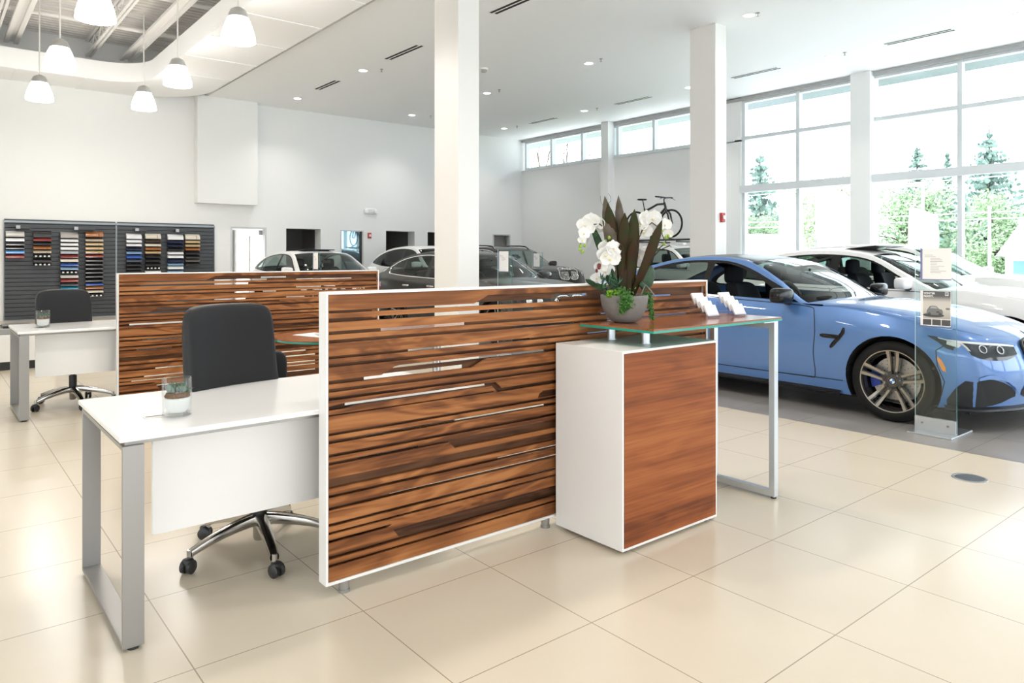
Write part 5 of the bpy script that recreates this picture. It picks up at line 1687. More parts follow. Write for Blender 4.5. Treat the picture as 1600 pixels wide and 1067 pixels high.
# ---- bicycle on the roof carrier --------------------------------------------
BX, BY, BZ = 13.42, 10.58, 1.80
t = thing('bike_carrier', 'black roof carrier tray under the bicycle on the white SUV', 'roof carrier', (13.9, 10.9, 1.68))
for y in (-.55, .55):
    obj('crossbar', MB().tube([(-.58, y, .035), (.58, y, .035)], .018, 8), 'black_plastic', t, smooth=50)
tr = MB().prism([(-.035, .055), (.035, .055), (.035, .095), (.028, .095), (.028, .065), (-.028, .065), (-.028, .095), (-.035, .095)], [], lambda a, b, d: (BX - 13.9 + a, -.95 + d, b), 2.0)
obj('tray', tr, 'black_plastic', t)
obj('clamp_arm', MB().tube([(BX - 13.9 + .06, .35, .08), (BX - 13.9 + .06, .28, .5)], .016, 8), 'black_plastic', t, smooth=50)
for y in (-.35, .75):
    obj('wheel_strap', MB().tube([(BX - 13.9 - .05, y - .13, .08), (BX - 13.9 - .05, y + .05, .11), (BX - 13.9 - .05, y + .2, .16)], .014, 6), 'black_plastic', t, smooth=50)
M['bike'] = mat('bike_black', (.018, .018, .02), .35)
t = thing('bicycle', 'black bicycle standing on the roof of the white SUV', 'bicycle', (BX, BY, BZ))
R_ = .335
hub0, hub1 = Vector((0, 0, R_)), Vector((0, 1.06, R_))
bb = Vector((0, .63, .28)); seat_t = Vector((0, .80, .72)); head_t = Vector((0, .20, .83)); head_b = Vector((0, .155, .70))
fr = MB()
fr.tube([head_t - Vector((0, 0, .03)), Vector((0, .40, .80)), Vector((0, .60, .72)), seat_t - Vector((0, .03, .06))], .026, 10)
fr.tube([head_b, bb], .034, 10).tube([bb, seat_t], .021, 10).tube([head_t, head_b], .028, 10)
for s in (-1, 1):
    fr.tube([bb + Vector((s * .03, .02, 0)), hub1 + Vector((s * .06, 0, 0))], .010, 8).tube([seat_t + Vector((s * .015, -.03, -.08)), hub1 + Vector((s * .06, 0, 0))], .008, 8)
obj('frame', fr, 'bike', t, smooth=60)
fk = MB().tube([head_b, head_b + Vector((0, -.02, -.06))], .02, 10)
for s in (-1, 1):
    fk.tube([head_b + Vector((s * .05, -.015, -.04)), hub0 + Vector((s * .05, .06, .22)), hub0 + Vector((s * .05, .0, 0))], [.022, .024, .018], 10)
fk.tube([head_b + Vector((-.05, -.015, -.04)), head_b + Vector((.05, -.015, -.04))], .02, 8)
obj('fork', fk, 'bike', t, smooth=60)
for hb in (hub0, hub1):
    w_ = MB().lathe([(R_ - .038, -.016), (R_ - .014, -.024), (R_, 0), (R_ - .014, .024), (R_ - .038, .016)], tuple(hb), 48, 'X')
    wo = obj('wheel', w_, 'rubber', t, smooth=60, label='black bicycle tyre')
    r = MB().lathe([(R_ - .03, -.011), (R_ - .045, -.008), (R_ - .045, .008), (R_ - .03, .011)], tuple(hb), 48, 'X')
    r.cyl(hb + Vector((-.05, 0, 0)), hb + Vector((.05, 0, 0)), .018, n=14)
    obj('rim', r, 'bike', wo, smooth=50)
    sp = MB()
    for k in range(24):
        a = 2 * PI * k / 24
        sp.tube([hb + Vector(((-1) ** k * .03, .015 * math.cos(a), .015 * math.sin(a))), hb + Vector((0, (R_ - .045) * math.cos(a + .1), (R_ - .045) * math.sin(a + .1)))], .0012, 4)
    obj('spokes', sp, 'chrome', wo)
sd = MB().superell((.07, .13, .022), .6, .6, lambda p: Vector((p.x * (1.1 if p.y > 0 else .45), .86 + p.y, .94 + p.z + .05 * p.y)), 24, 10)
obj('saddle', sd, 'bike', t, smooth=60)
obj('seat_post', MB().tube([seat_t, (0, .85, .925)], .013, 8), 'bike', t, smooth=60)
hb_ = MB().tube([head_t, (0, .21, .91), (0, .15, .94)], .016, 8)
hb_.tube([(-.31, .21, .955), (-.15, .16, .95), (0, .145, .94), (.15, .16, .95), (.31, .21, .955)], .018, 8)
ho = obj('handlebar', hb_, 'bike', t, smooth=60)
for s in (-1, 1):
    obj('grip', MB().cyl((s * .31, .21, .955), (s * .20, .175, .952), .018, n=12), 'rubber', ho, smooth=60)
    obj('brake_lever', MB().tube([(s * .22, .165, .94), (s * .20, .10, .92), (s * .28, .10, .89)], .006, 6), 'bike', ho, smooth=60)
ck = MB().lathe([(.085, .055), (.09, .058), (.09, .062), (.085, .065), (.02, .06), (.02, .055)], tuple(bb), 30, 'X')
ck.tube([bb + Vector((.07, 0, 0)), bb + Vector((.07, .08, -.15))], .011, 8).tube([bb + Vector((-.07, 0, 0)), bb + Vector((-.07, -.08, .15))], .011, 8)
for s, dy, dz in ((1, .08, -.15), (-1, -.08, .15)): ck.superell((.05, .045, .012), .5, .5, lambda p: p + bb + Vector((s * .12, dy, dz)), 12, 6)
obj('crankset', ck, 'bike', t, smooth=50)

# ---- glass price stands -----------------------------------------------------
M['poster_sky'] = mat('poster_grey_photo', (.55, .52, .48), .5)
M['ink'] = mat('grey_ink', (.35, .34, .35), .6)
M['poster_dark'] = mat('poster_dark', (.08, .08, .085), .5)
M['violet'] = mat('violet_stripe', (.22, .22, .42), .5)
M['pale_edge'] = mat('pale_glass_edge', (.62, .75, .78), .2)
M['teal_edge'] = mat('teal_glass_edge', (.06, .20, .22), .2)
M['glass_sheet'] = glass_mat('display_glass', (.90, .96, .95), 1.0)
def stand(label, loc):
    t = thing('glass_display_stand', label, 'display stand', loc, 0, 'glass price stands in front of the cars')
    obj('base_plate', MB().box((-.14, -.16, 0), (.28, .15, .012)), 'alu_blue', t, bevel=.002)
    obj('clamp_block', MB().box((-.012, -.145, .012), (-.001, .145, .115)).box((.008, -.145, .012), (.019, .145, .115)), 'alu_blue', t, bevel=.001)
    for y in (-.09, .09): obj('screw', MB().cyl((-.014, y, .07), (-.012, y, .07), .009, n=14), 'chrome', t)
    g = obj('glass_panel', MB().box((0, -.145, .02), (.0075, .145, 1.45)), 'glass_sheet', t)
    for s in (-1, 1): obj('polished_edge', MB().box((.0005, s * .1455 - .001, .02), (.007, s * .1455 + .001, 1.45)), 'pale_edge' if s > 0 else 'teal_edge', g)
    return t
st1 = stand('glass stand holding the winter poster in front of the blue coupe', (5.985, 2.205, 0))
st2 = stand('glass stand with one white sheet in front of the dark grey sedan', (5.78, 7.22, 0))
st3 = stand('glass stand with a small white sheet in front of the dark SUV', (9.22, 10.5, 0))
st4 = stand('glass stand with a white sheet before the white fastback windscreen', (5.44, 12.2, 0))
def sheet_xy(x0, y0, z0): return lambda a, b, d: (x0 - d, y0 - a, z0 + b)     # a runs to the right as seen from the desk side
def info_sheet(label, x, yl, z0, w, h, fancy=True):
    t = thing('info_sheet', label, 'price sheet', (x, yl, z0), 0, 'price sheets on the glass stands')
    f = sheet_xy(0, 0, 0)
    def rc(m, a, b, a1, b1, d0, d1):
        P = [f(u_, v_, d) for d in (d0, d1) for u_, v_ in ((a, b), (a1, b), (a1, b1), (a, b1))]
        m.add(P, [(0, 1, 2, 3), (7, 6, 5, 4), (0, 4, 5, 1), (1, 5, 6, 2), (2, 6, 7, 3), (3, 7, 4, 0)])
    m = MB(); rc(m, 0, 0, w, h, 0, .0015); obj('sheet', m, 'paper', t)
    m = MB(); rc(m, 0, 0, w * .07, h, .0016, .0022); rc(m, w * .07, .0, w, h * .03, .0016, .0022); obj('stripe', m, 'violet', t)
    m = MB()
    rr_ = random.Random(3)
    for i in range(12 if fancy else 6):
        b = h * (.78 - .05 * i); a0 = w * (.14 if i < 2 else .33)
        rc(m, a0, b, a0 + w * rr_.uniform(.2, .5), b + h * .012, .0016, .002)
    obj('printed_lines', m, 'ink', t)
    return t
info_sheet('white price sheet with violet edge above the winter poster', 5.983, 2.311, 1.172, .218, .243)
info_sheet('white price sheet on the stand before the dark grey sedan', 5.778, 7.34, 1.16, .20, .265, False)
info_sheet('small white price sheet on the stand before the dark SUV', 9.218, 10.62, 1.16, .19, .265, False)
info_sheet('white price sheet on the stand before the white fastback', 5.438, 12.32, 1.13, .20, .30, False)
t = thing('poster_holder', 'grey winter poster with a car picture in an acrylic pocket on the front stand', 'poster', (5.983, 2.322, .805))
f = sheet_xy(0, 0, 0)
def rc(m, a, b, a1, b1, d0=0, d1=.001, mi=0):
    P = [f(u_, v_, d) for d in (d0, d1) for u_, v_ in ((a, b), (a1, b), (a1, b1), (a, b1))]
    m.add(P, [(0, 1, 2, 3), (7, 6, 5, 4), (0, 4, 5, 1), (1, 5, 6, 2), (2, 6, 7, 3), (3, 7, 4, 0)], mi)
m = MB(); rc(m, .0, .0, .235, .29, 0, .002); rc(m, .0, .0, .235, .012, .002, .014); rc(m, .0, .012, .235, .014, .012, .014); obj('acrylic_pocket', m, 'acrylic', t)
m = MB(); rc(m, .012, .016, .225, .286, .0022, .003); po = obj('poster_sheet', m, 'paper', t)
m, nt, b = new_mat('poster_photo')
tc = N(nt, 'ShaderNodeTexCoord'); sx = N(nt, 'ShaderNodeSeparateXYZ'); nt.links.new(tc.outputs['Object'], sx.inputs[0])
cr = N(nt, 'ShaderNodeValToRGB'); cr.color_ramp.elements[0].position = .07; cr.color_ramp.elements[0].color = (.42, .40, .37, 1); cr.color_ramp.elements[1].position = .245; cr.color_ramp.elements[1].color = (.11, .11, .115, 1)
k_ = cr.color_ramp.elements.new(.15); k_.color = (.62, .59, .54, 1); k_ = cr.color_ramp.elements.new(.20); k_.color = (.62, .58, .54, 1)
nt.links.new(sx.outputs[2], cr.inputs[0]); nt.links.new(cr.outputs[0], b.inputs['Base Color'])
pm = MB(); rc(pm, .030, .072, .223, .282, .0031, .0036); rc(pm, .030, .022, .090, .066, .0031, .0036, 1); rc(pm, .096, .022, .156, .066, .0031, .0036, 1); rc(pm, .162, .022, .223, .066, .0031, .0036, 1)
obj('poster_photo', pm, [m, 'poster_dark'], po)
# plain car silhouette of the poster picture
cm = MB()
def ell(m, a, b, ra, rb, d, mi=0, n=22): m.add([f(a + ra * math.cos(2 * PI * i / n), b + rb * math.sin(2 * PI * i / n), d) for i in range(n)], [tuple(range(n))], mi)
ell(cm, .105, .098, .075, .016, .0037, 0)
cm.add([f(a, b, .0039) for a, b in ((.055, .108), (.058, .135), (.068, .150), (.078, .166), (.10, .172), (.128, .168), (.142, .150), (.165, .143), (.172, .128), (.170, .108), (.15, .102), (.08, .10))], [tuple(range(12))], 1)
cm.add([f(a, b, .0041) for a, b in ((.082, .150), (.088, .163), (.102, .167), (.125, .163), (.134, .150))], [tuple(range(5))], 2)
cm.add([f(a, b, .0041) for a, b in ((.125, .118), (.128, .130), (.146, .130), (.148, .118))], [tuple(range(4))], 0)
for a in (.076, .152): ell(cm, a, .106, .011, .013, .0042, 0)
ell(cm, .205, .150, .016, .008, .0039, 1)
obj('poster_car_picture', cm, ['poster_dark', mat('poster_car_grey', (.20, .20, .20), .5), mat('poster_car_glass', (.42, .43, .44), .4)], po, normals=False)
M['poster_white'] = mat('poster_white_ink', (.85, .85, .84), .6)
tm = text_mb('WINTER', .0215, lambda x, y, d: f(.035 + x, .258 + y, .0040), .0006)
tm2 = text_mb('READY.', .0215, lambda x, y, d: f(.035 + x, .236 + y, .0040), .0006)
tm.add(tm2.v, tm2.f)
obj('poster_lettering', tm, 'poster_white', po, normals=False)
bm2 = MB(); rc(bm2, .186, .250, .210, .276, .0037, .004); obj('poster_emblem_box', bm2, 'poster_white', po)
roundel(po, 'poster_emblem', .0095, lambda a, b, d: f(.198 + a, .263 + b, .0042 + d))

# ---- slat wall with colour samples --------------------------------------------
M['slatwall'] = mat('charcoal_slatwall', (.056, .061, .069), .4)
def slatwall(x0, x1, label):
    t = thing('slatwall_panel', label, 'display panel', (x0, YW, 0), 0, 'grey slat wall panels')
    w_ = x1 - x0
    prof = []
    z = .02
    while z < 2.08:
        prof += [(-.03, z), (-.03, z + .078), (-.018, z + .081), (-.018, z + .089)]
        z += .0892
    P = [[(0, a, b) for a, b in prof], [(w_, a, b) for a, b in prof]]
    m = MB().grid(P).box((0, -.018, .02), (w_, -.001, 2.08))
    obj('slats', m, 'slatwall', t)
    obj('edge_trim', MB().box((-.012, -.04, .0), (0, -.001, 2.13)).box((w_, -.04, .0), (w_ + .012, -.001, 2.13)).box((-.012, -.05, 2.085), (w_ + .012, -.001, 2.13)).box((-.012, -.05, .0), (w_ + .012, -.001, .02)), mat('slatwall_trim', (.30, .33, .35), .35, .5), t)
    return t
slatwall(1.30, 3.385, 'left charcoal slat wall panel with four columns of colour samples')
slatwall(3.415, 5.56, 'right charcoal slat wall panel with four columns of colour samples')
BR = [(1.545, 'over the first sample column'), (2.60, 'over the third sample column'), (3.81, 'over the fifth sample column'), (4.68, 'over the seventh sample column')]
for x, l in BR:
    t = thing('sign_bracket', 'small grey sign bracket on the slat wall, ' + l, 'bracket', (x, YW - .03, 1.985), 0, 'sign brackets on the slat wall')
    wd = .36 if x == 2.60 else .20
    obj('arm', MB().box((-.04, -.16, -.03), (wd, -.001, .03)), M['slatwall'], t, bevel=.004)
    obj('cap', MB().box((-.055, -.20, -.035), (.02, -.16, .035)), mat('bracket_cap', (.45, .46, .50), .4), t, bevel=.003)
CHC = dict(silver=(.55, .53, .50), white=(.82, .82, .84), black=(.016, .015, .018), red=(.26, .035, .03), orange=(.36, .13, .035), beige=(.50, .43, .32), tan=(.58, .42, .22), cream=(.72, .66, .56), navy=(.012, .018, .055),
           blue=(.03, .09, .38), slate=(.07, .09, .14), brown=(.05, .03, .025), teal=(.01, .22, .36), streaked=(.35, .33, .31), half=(.45, .46, .5), dots=(.02, .02, .025), pattern=(.12, .10, .09))
CHC['dark grey'] = (.06, .06, .07); CHC['sky blue'] = (.13, .36, .75); CHC['light blue'] = (.22, .37, .55)
for k in CHC: M['chip_' + k] = mat('sample_' + k.replace(' ', '_'), CHC[k], .22, 0, .5, .3)
M['dot_white'] = mat('white_dot', (.8, .8, .8), .5)
CH=[
(1.319, 1.642, [(1.905, 1.781, 'silver'), (1.753, 1.686, 'white'), (1.661, 1.605, 'dark grey'), (1.584, 1.518, 'black'), (1.494, 1.428, 'sky blue'), (1.403, 1.333, 'red')]) ,
(1.801, 2.126, [(1.916, 1.778, 'black'), (1.762, 1.698, 'red'), (1.681, 1.614, 'black'), (1.586, 1.522, 'orange'), (1.497, 1.438, 'beige'), (1.396, 1.346, 'dots'), (1.321, 1.237, 'black'), (1.215, 1.17, 'dots')]) ,
(2.297, 2.629, [(1.902, 1.77, 'streaked'), (1.748, 1.688, 'white'), (1.662, 1.602, 'white'), (1.575, 1.513, 'white'), (1.491, 1.428, 'half'), (1.397, 1.337, 'red'), (1.311, 1.252, 'cream'), (1.217, 1.157, 'blue'), (1.132, 1.075, 'light blue'), (1.041, 0.997, 'dots'), (0.961, 0.897, 'silver'), (0.875, 0.807, 'red'), (0.781, 0.721, 'dark grey'), (0.704, 0.635, 'teal')]) ,
(2.77, 3.115, [(1.921, 1.805, 'orange'), (1.756, 1.703, 'beige'), (1.674, 1.616, 'tan'), (1.581, 1.524, 'tan'), (1.494, 1.436, 'tan'), (1.407, 1.349, 'red'), (1.32, 1.255, 'black'), (1.232, 1.168, 'black'), (1.14, 1.075, 'black'), (1.049, 0.988, 'black'), (0.958, 0.896, 'black'), (0.866, 0.801, 'black'), (0.774, 0.721, 'blue'), (0.7, 0.639, 'orange'), (0.613, 0.561, 'cream'), (0.517, 0.47, 'dots')]) ,
(3.587, 3.901, [(1.895, 1.774, 'white'), (1.751, 1.688, 'white'), (1.661, 1.603, 'white'), (1.571, 1.508, 'navy'), (1.484, 1.427, 'light blue'), (1.396, 1.328, 'blue'), (1.301, 1.247, 'slate'), (1.211, 1.148, 'black'), (1.126, 1.058, 'black'), (1.034, 0.977, 'dark grey')]) ,
(3.982, 4.312, [(1.903, 1.784, 'cream'), (1.757, 1.693, 'brown'), (1.666, 1.607, 'cream'), (1.58, 1.519, 'orange'), (1.492, 1.437, 'tan'), (1.404, 1.337, 'black'), (1.313, 1.245, 'black'), (1.218, 1.141, 'black'), (1.116, 1.072, 'dots'), (1.035, 0.977, 'white')]) ,
(4.466, 4.809, [(1.895, 1.768, 'white'), (1.759, 1.69, 'navy'), (1.666, 1.603, 'navy'), (1.573, 1.504, 'black'), (1.483, 1.42, 'white'), (1.394, 1.333, 'white'), (1.303, 1.23, 'navy'), (1.206, 1.156, 'light blue'), (1.135, 1.067, 'white'), (1.029, 0.97, 'light blue')]) ,
(4.859, 5.189, [(1.906, 1.78, 'cream'), (1.752, 1.695, 'tan'), (1.661, 1.606, 'tan'), (1.572, 1.519, 'orange'), (1.491, 1.418, 'black'), (1.393, 1.321, 'black'), (1.302, 1.242, 'pattern'), (1.214, 1.153, 'black')]) ,
]
ORD = ['top', 'second', 'third', 'fourth', 'fifth', 'sixth', 'seventh', 'eighth', 'ninth', 'tenth', 'eleventh', 'twelfth', 'thirteenth', 'fourteenth', 'fifteenth', 'sixteenth']
CORD = ['first', 'second', 'third', 'fourth', 'fifth', 'sixth', 'seventh', 'eighth']
CNAME = {'streaked': 'black and white striped', 'half': 'dark and white', 'dots': 'white-dotted black', 'pattern': 'dark patterned'}
YS = YW - .031
for ci_, (x0, x1, chips) in enumerate(CH):
    kind = 'paint' if ci_ in (0, 2, 4, 6) else 'leather'
    b = MB().box((x0 + .01, YS - .05, chips[-1][1]), (x1 - .01, YS, chips[0][0] - .02))
    r = tag(obj('sample_rack', b, M['dark'], None), 'black back rail of the %s colour sample column on the slat wall' % CORD[ci_], 'sample rack', 'sample racks')
    for i, (za, zb_, col_) in enumerate(chips):
        h = za - zb_
        P = []
        n = 8
        for j in range(n + 1):
            q = j / n
            if i == 0:
                zz = za - h * q; dp = -.155 + .10 * (1 - q) ** 3
            else:
                zz = za - h * q; dp = -.135 - .025 * q + .03 * (1 - q) ** 3
            P.append((dp, zz))
        back = [(P[-1][0] + .006, P[-1][1]), (-.055, zb_ + .006), (-.055, za - .004)]
        loop = P + back
        m = MB().prism([(a, b) for a, b in loop], [], lambda a, b, d: (x0 + d, YS + a, b), x1 - x0)
        o = obj('color_sample', m, 'chip_' + col_, None, smooth=35)
        pos = ORD[i] + (' sample' if i == 0 else ' from the top')
        tag(o, '%s %s sample, %s of the %s column on the slat wall' % (CNAME.get(col_, col_), kind, ORD[i] if i == 0 else ORD[i] + ' from top', CORD[ci_]), 'colour sample', 'colour samples on the slat wall')
        if col_ == 'dots':
            dm = MB()
            for k in range(4):
                xx = x0 + (x1 - x0) * (.14 + .24 * k)
                dm.box((xx - .018, YS - .164, (za + zb_) / 2 - .016), (xx + .018, YS - .158, (za + zb_) / 2 + .016))
            obj('label_dots', dm, 'dot_white', o)
        if kind == 'leather' and col_ in ('red', 'orange', 'beige', 'tan', 'cream', 'brown'):
            xx = x0 + (x1 - x0) * .74
            obj('stitch_line', MB().box((xx, YS - .1615, zb_ + .004), (xx + .006, YS - .155, za - .03)), 'dark', o)

# white printer cabinet behind the farther desk
t = thing('printer_cabinet', 'white low cabinet on black base with grey printer, behind the farther desk', 'cabinet', (.93, 10.75, 0))
obj('plinth', MB().box((-.26, -.3, 0), (.30, .3, .10)), 'black_plastic', t, bevel=.005)
obj('carcass', MB().box((-.30, -.32, .10), (.32, .32, .42)), 'white', t, bevel=.004)
p = obj('printer', MB().box((-.26, -.26, .42), (.28, .28, .49)), mat('printer_grey', (.33, .33, .32), .5), t, bevel=.01)
obj('paper_tray', MB().box((-.2, -.2, .49), (.1, .2, .52)), 'black_plastic', p, bevel=.004)
obj('power_cable', MB().tube([(-.2, .1, .52), (-.30, .0, .56), (-.36, -.1, .4), (-.30, -.2, .46)], .008, 6), 'white', t, smooth=60)

# ------------------------------------------------------------------ outside
M['asphalt'] = mat('pale_concrete_car_park', (.70, .70, .69), .9, var=.1, var_scale=2)
M['grass'] = mat('lawn', (.16, .28, .08), .9, var=.3, var_scale=3)
g = struct('ground', MB().box((XW + .3, -60, -.3), (30, 90, -.14)), 'asphalt')
g = struct('ground_lawn', MB().box((30, -60, -.3), (160, 120, -.12)), 'grass')
M['bark'] = mat('tree_bark', (.11, .08, .06), .9, var=.3, var_scale=6)
M['fol'] = leaf_mat('deciduous_foliage', (.22, .31, .18), (.33, .43, .27), 1.2, .7)
M['fol2'] = leaf_mat('light_foliage', (.33, .42, .25), (.45, .52, .36), 1.2, .7)
M['needle'] = leaf_mat('conifer_needles', (.17, .24, .23), (.26, .34, .31), 2, .7)
def leaf_quads(m, c, r, n, s, rnd, squash=1.):
    for _ in range(n):
        d = Vector((rnd.gauss(0, 1), rnd.gauss(0, 1), rnd.gauss(0, 1))).normalized() * (rnd.random() ** .45) * r
        p = Vector(c) + Vector((d.x, d.y, d.z * squash))
        a = Vector((rnd.gauss(0, 1), rnd.gauss(0, 1), rnd.gauss(0, 1))).normalized(); b = a.orthogonal().normalized()
        ss = s * rnd.uniform(.6, 1.3)
        m.add([p - a * ss, p + b * ss * .6, p + a * ss, p - b * ss * .6], [(0, 1, 2, 3)])
def deciduous(label, loc, h, seed, fol, open_=1.):
    rnd = random.Random(seed)
    t = thing('deciduous_tree', label, 'tree', loc, 0, 'trees beyond the windows')
    tk = MB().tube([(0, 0, 0), (.05 * h * .1, 0, h * .25), (0, .03 * h, h * .5)], [h * .03, h * .022, h * .014], 8)
    m = MB()
    for i in range(20):
        a = rnd.random() * 2 * PI; rr_ = rnd.uniform(0, .42) * h; z = rnd.uniform(.10, .86) * h
        rr_ *= 1.15 - abs(z / h - .5)
        c = (rr_ * math.cos(a), rr_ * math.sin(a), z)
        tk.tube([(0, .02 * h, h * .36), (c[0] * .5, c[1] * .5, (h * .36 + z) / 2 + .02 * h), c], [h * .011, h * .007, h * .003], 6)
        leaf_quads(m, c, rnd.uniform(.15, .22) * h, int(330 * open_), h * .018, rnd, .9)
    obj('trunk', tk, 'bark', t, smooth=60)
    obj('foliage', m, fol, t)
    return t
def conifer(label, loc, h, w_, seed, dens=1.):
    rnd = random.Random(seed)
    t = thing('conifer_tree', label, 'tree', loc, 0, 'trees beyond the windows')
    obj('trunk', MB().tube([(0, 0, 0), (0, 0, h)], [h * .018, h * .003], 8), 'bark', t, smooth=60)
    m = MB()
    k = int(h * 3.6)
    for i in range(k):
        f_ = (i + rnd.uniform(-.4, .4)) / k
        f_ = max(0., f_)
        z = h * (.06 + .92 * f_)
        L = w_ * (1 - f_) ** .85 * (.8 + .35 * ((i % 3) / 2)) + .10
        for j in range(7):
            a = 2 * PI * (j + rnd.random()) / 7
            LL = L * rnd.uniform(.6, 1.12)
            z = h * (.06 + .92 * f_) + rnd.uniform(-.12, .12)
            d = Vector((math.cos(a), math.sin(a), 0)); sd = Vector((-d.y, d.x, 0))
            n_ = max(4, int(11 * dens * (.45 + LL / w_)))
            for q in range(n_):
                s = (q + rnd.random()) / n_
                p = Vector((0, 0, z)) + d * LL * s + Vector((0, 0, -.30 * LL * s + .30 * LL * s * s))
                hang = (.16 + .10 * LL * (1 - s)) * rnd.uniform(.6, 1.2)
                sp_ = (.10 + .10 * LL * (1 - s * .7)) * rnd.uniform(.6, 1.2)
                tw = (d * rnd.uniform(-.6, .6) + sd * rnd.uniform(-1, 1)).normalized()
                m.add([p - tw * sp_ - Vector((0, 0, hang * .5)), p + Vector((0, 0, .06)), p + tw * sp_ - Vector((0, 0, hang * .5)), p - Vector((0, 0, hang * 1.2))], [(0, 1, 2, 3)])
    obj('needles', m, 'needle', t)
    return t
Zg = -.12
conifer('tall fir with wide layered top in the right hand window bay', (48.3, 14.9, Zg), 9.0, 4.0, 1)
conifer('fir rising behind the light pole in the middle window bay', (62.0, 24.2, Zg), 10.7, 3.6, 2)
conifer('thin pointed fir beside the window mullion', (57.3, 20.33, Zg), 9.3, .95, 3)
conifer('fir at the left edge of the first window bay', (40.5, 25.02, Zg), 8.2, 2.8, 4)
deciduous('pale spring tree in the right half of the first window bay', (50.0, 25.6, Zg), 8.3, 5, 'fol2', .6)
deciduous('dense green tree in the middle window bay', (40.0, 15.9, Zg), 6.0, 6, 'fol')
deciduous('small pale tree behind the white teardrop flag', (66, 37.0, Zg), 9.0, 7, 'fol2', .6)
deciduous('light green tree behind the white house', (64, 13.0, Zg), 7.5, 9, 'fol2')
deciduous('green tree below the tall fir', (37.0, 11.0, Zg), 4.6, 10, 'fol')
deciduous('green tree at the foot of the first bay fir', (32.5, 20.4, Zg), 3.8, 11, 'fol')
# bare tree seen through the clerestory and a leaning bare tree at the pilaster
def bare(label, loc, h, seed):
    rnd = random.Random(seed)
    t = thing('bare_tree', label, 'tree', loc, 0, 'trees beyond the windows')
    m = MB()
    def br(p, d, L, r, n):
        q = p + d * L
        m.tube([p, p + d * L * .5 + Vector((rnd.uniform(-.04, .04) * L, rnd.uniform(-.04, .04) * L, 0)), q], [r, r * .8, r * .6], 6)
        if n:
            for _ in range(3):
                dd = (d + Vector((rnd.uniform(-.6, .6), rnd.uniform(-.6, .6), rnd.uniform(-.1, .5)))).normalized()
                br(q - d * L * rnd.uniform(0, .3), dd, L * rnd.uniform(.55, .8), r * .55, n - 1)
    br(Vector((0, 0, 0)), Vector((.05, .08, 1)).normalized(), h * .42, h * .016, 4)
    obj('branches', m, 'bark', t, smooth=60)
bare('bare branching tree seen faintly through the clerestory window', (27.3, 29.4, Zg), 8.6, 3)
bare('dark forked tree close to the pilaster in the first window bay', (28.4, 13.4, Zg), 4.3, 5)
# flags, poles, house, van
M['flag'] = mat('white_flag_cloth', (.86, .87, .88), .8)
def flag(label, loc, h, w_):
    t = thing('teardrop_flag', label, 'flag', loc, 0, 'white flags in the car park')
    obj('pole', MB().tube([(0, 0, 0), (0, 0, h * .8), (.0, -.1 * w_, h), (0, -.5 * w_, h * .98)], .02, 8), 'alu', t, smooth=60)
    obj('base', MB().lathe([(.0001, .06), (.2, .05), (.25, 0)], n=20), 'black_plastic', t, smooth=40)
    n = 14
    P = []
    for i in range(n + 1):
        q = i / n
        z = h * (.18 + .80 * q)
        ww = w_ * (.45 + .75 * math.sin(PI * (.25 + .6 * (1 - q)))) * (1 if q < .9 else (1 - q) * 8 + .2)
        P.append([(.03 * math.sin(q * 6 + j), -ww * j / 4 - (.02), z) for j in range(5)])
    o = obj('cloth', MB().grid(P), 'flag', t, smooth=80)
    s = o.modifiers.new('thick', 'SOLIDIFY'); s.thickness = .006
    return t
flag('white teardrop flag in the left pane of the first window bay', (24.1, 14.1, -.14), 3.95, .75)
flag('broad white flag in the right pane of the first window bay', (23.4, 12.35, -.14), 3.9, 1.15)
flag('narrow white flag in front of the light pole', (25.2, 10.1, -.14), 3.2, .75)
t = thing('light_pole', 'white car park light pole with flat lamp head in the middle window bay', 'light pole', (26.6, 10.2, -.14))
obj('pole', MB().tube([(0, 0, 0), (0, 0, 4.0)], [.06, .045], 10), 'steel_white', t, smooth=50)
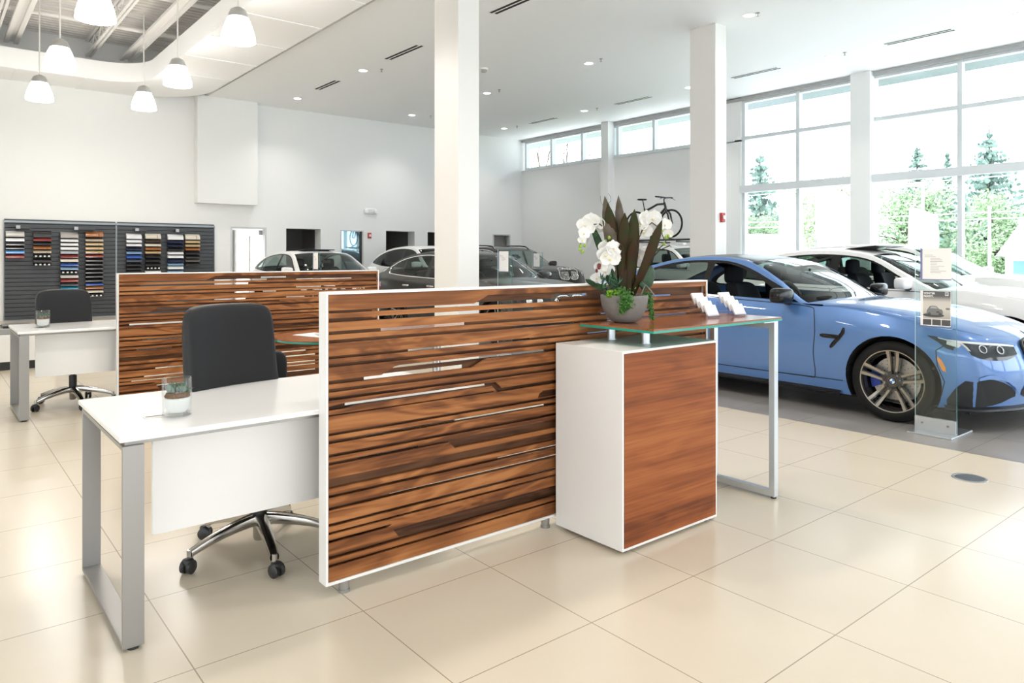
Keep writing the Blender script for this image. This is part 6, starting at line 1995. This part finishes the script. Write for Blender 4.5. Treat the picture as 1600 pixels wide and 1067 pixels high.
obj('lamp_head', MB().box((-.15, -.1, 3.95), (.15, .75, 4.05)), 'steel_white', t, bevel=.02)
t = thing('flag_pole', 'thin white pole standing before the trees in the right window bay', 'pole', (33.0, 10.17, -.12))
obj('pole', MB().tube([(0, 0, 0), (0, 0, 3.4)], [.07, .05], 10), 'steel_white', t, smooth=50)
obj('ball', MB().superell((.08, .08, .08), 1, 1, lambda p: p + Vector((0, 0, 3.45)), 12, 8), 'steel_white', t, smooth=60)
t = thing('house', 'white gabled house with blue windows at the right edge of the windows', 'house', (31.5, 5.2, -.12))
obj('wall', MB().box((0, -2.4, 0), (5, 4.0, 1.6)), mat('white_siding', (.62, .62, .66), .7), t)
obj('roof', MB().prism([(-3.2, 1.5), (4.2, 1.5), (.5, 7.2)], [], lambda a, b, d: (-.4 + d, a, b), 6), mat('pale_roof_shingle', (.66, .66, .68), .8), t)
for y in (-1.4, 1.2, 3.3):
    w_ = obj('window', MB().box((-.06, y - .5, .45), (.05, y + .5, 1.4)), 'fit_white', t)
    for s in (-1, 1):
        obj('pane', MB().box((-.08, y + s * .225 - .19, .52), (-.06, y + s * .225 + .19, 1.33)), mat('blue_pane', (.16, .30, .42), .1), w_)
t = thing('box_van', 'white box van parked outside the first window bay', 'van', (27.2, 17.6, -.14))
obj('cargo_box', MB().box((-1, -1.4, .55), (1, 2.8, 2.45)), 'flag', t, bevel=.03)
obj('cab', MB().prism([(-1.4, .4), (-2.6, .4), (-2.65, 1.1), (-2.2, 1.35), (-1.75, 2.0), (-1.4, 2.05)], [], lambda a, b, d: (-.95 + d, a, b), 1.9), 'flag', t, bevel=.03)
for x in (-.85, .85):
    for y in (-2.0, 1.8): obj('wheel', MB().cyl((x - .12, y, .36), (x + .12, y, .36), .36, n=24), 'rubber', t, smooth=40)
for z in (4.6, 4.3, 3.0, 2.75):
    wr = struct('overhead_wire', MB().tube([(30.5, -10 + 6 * i, z + .012 * ((i - 4.5) ** 2)) for i in range(10)], .018, 5), 'steel_white')
# end
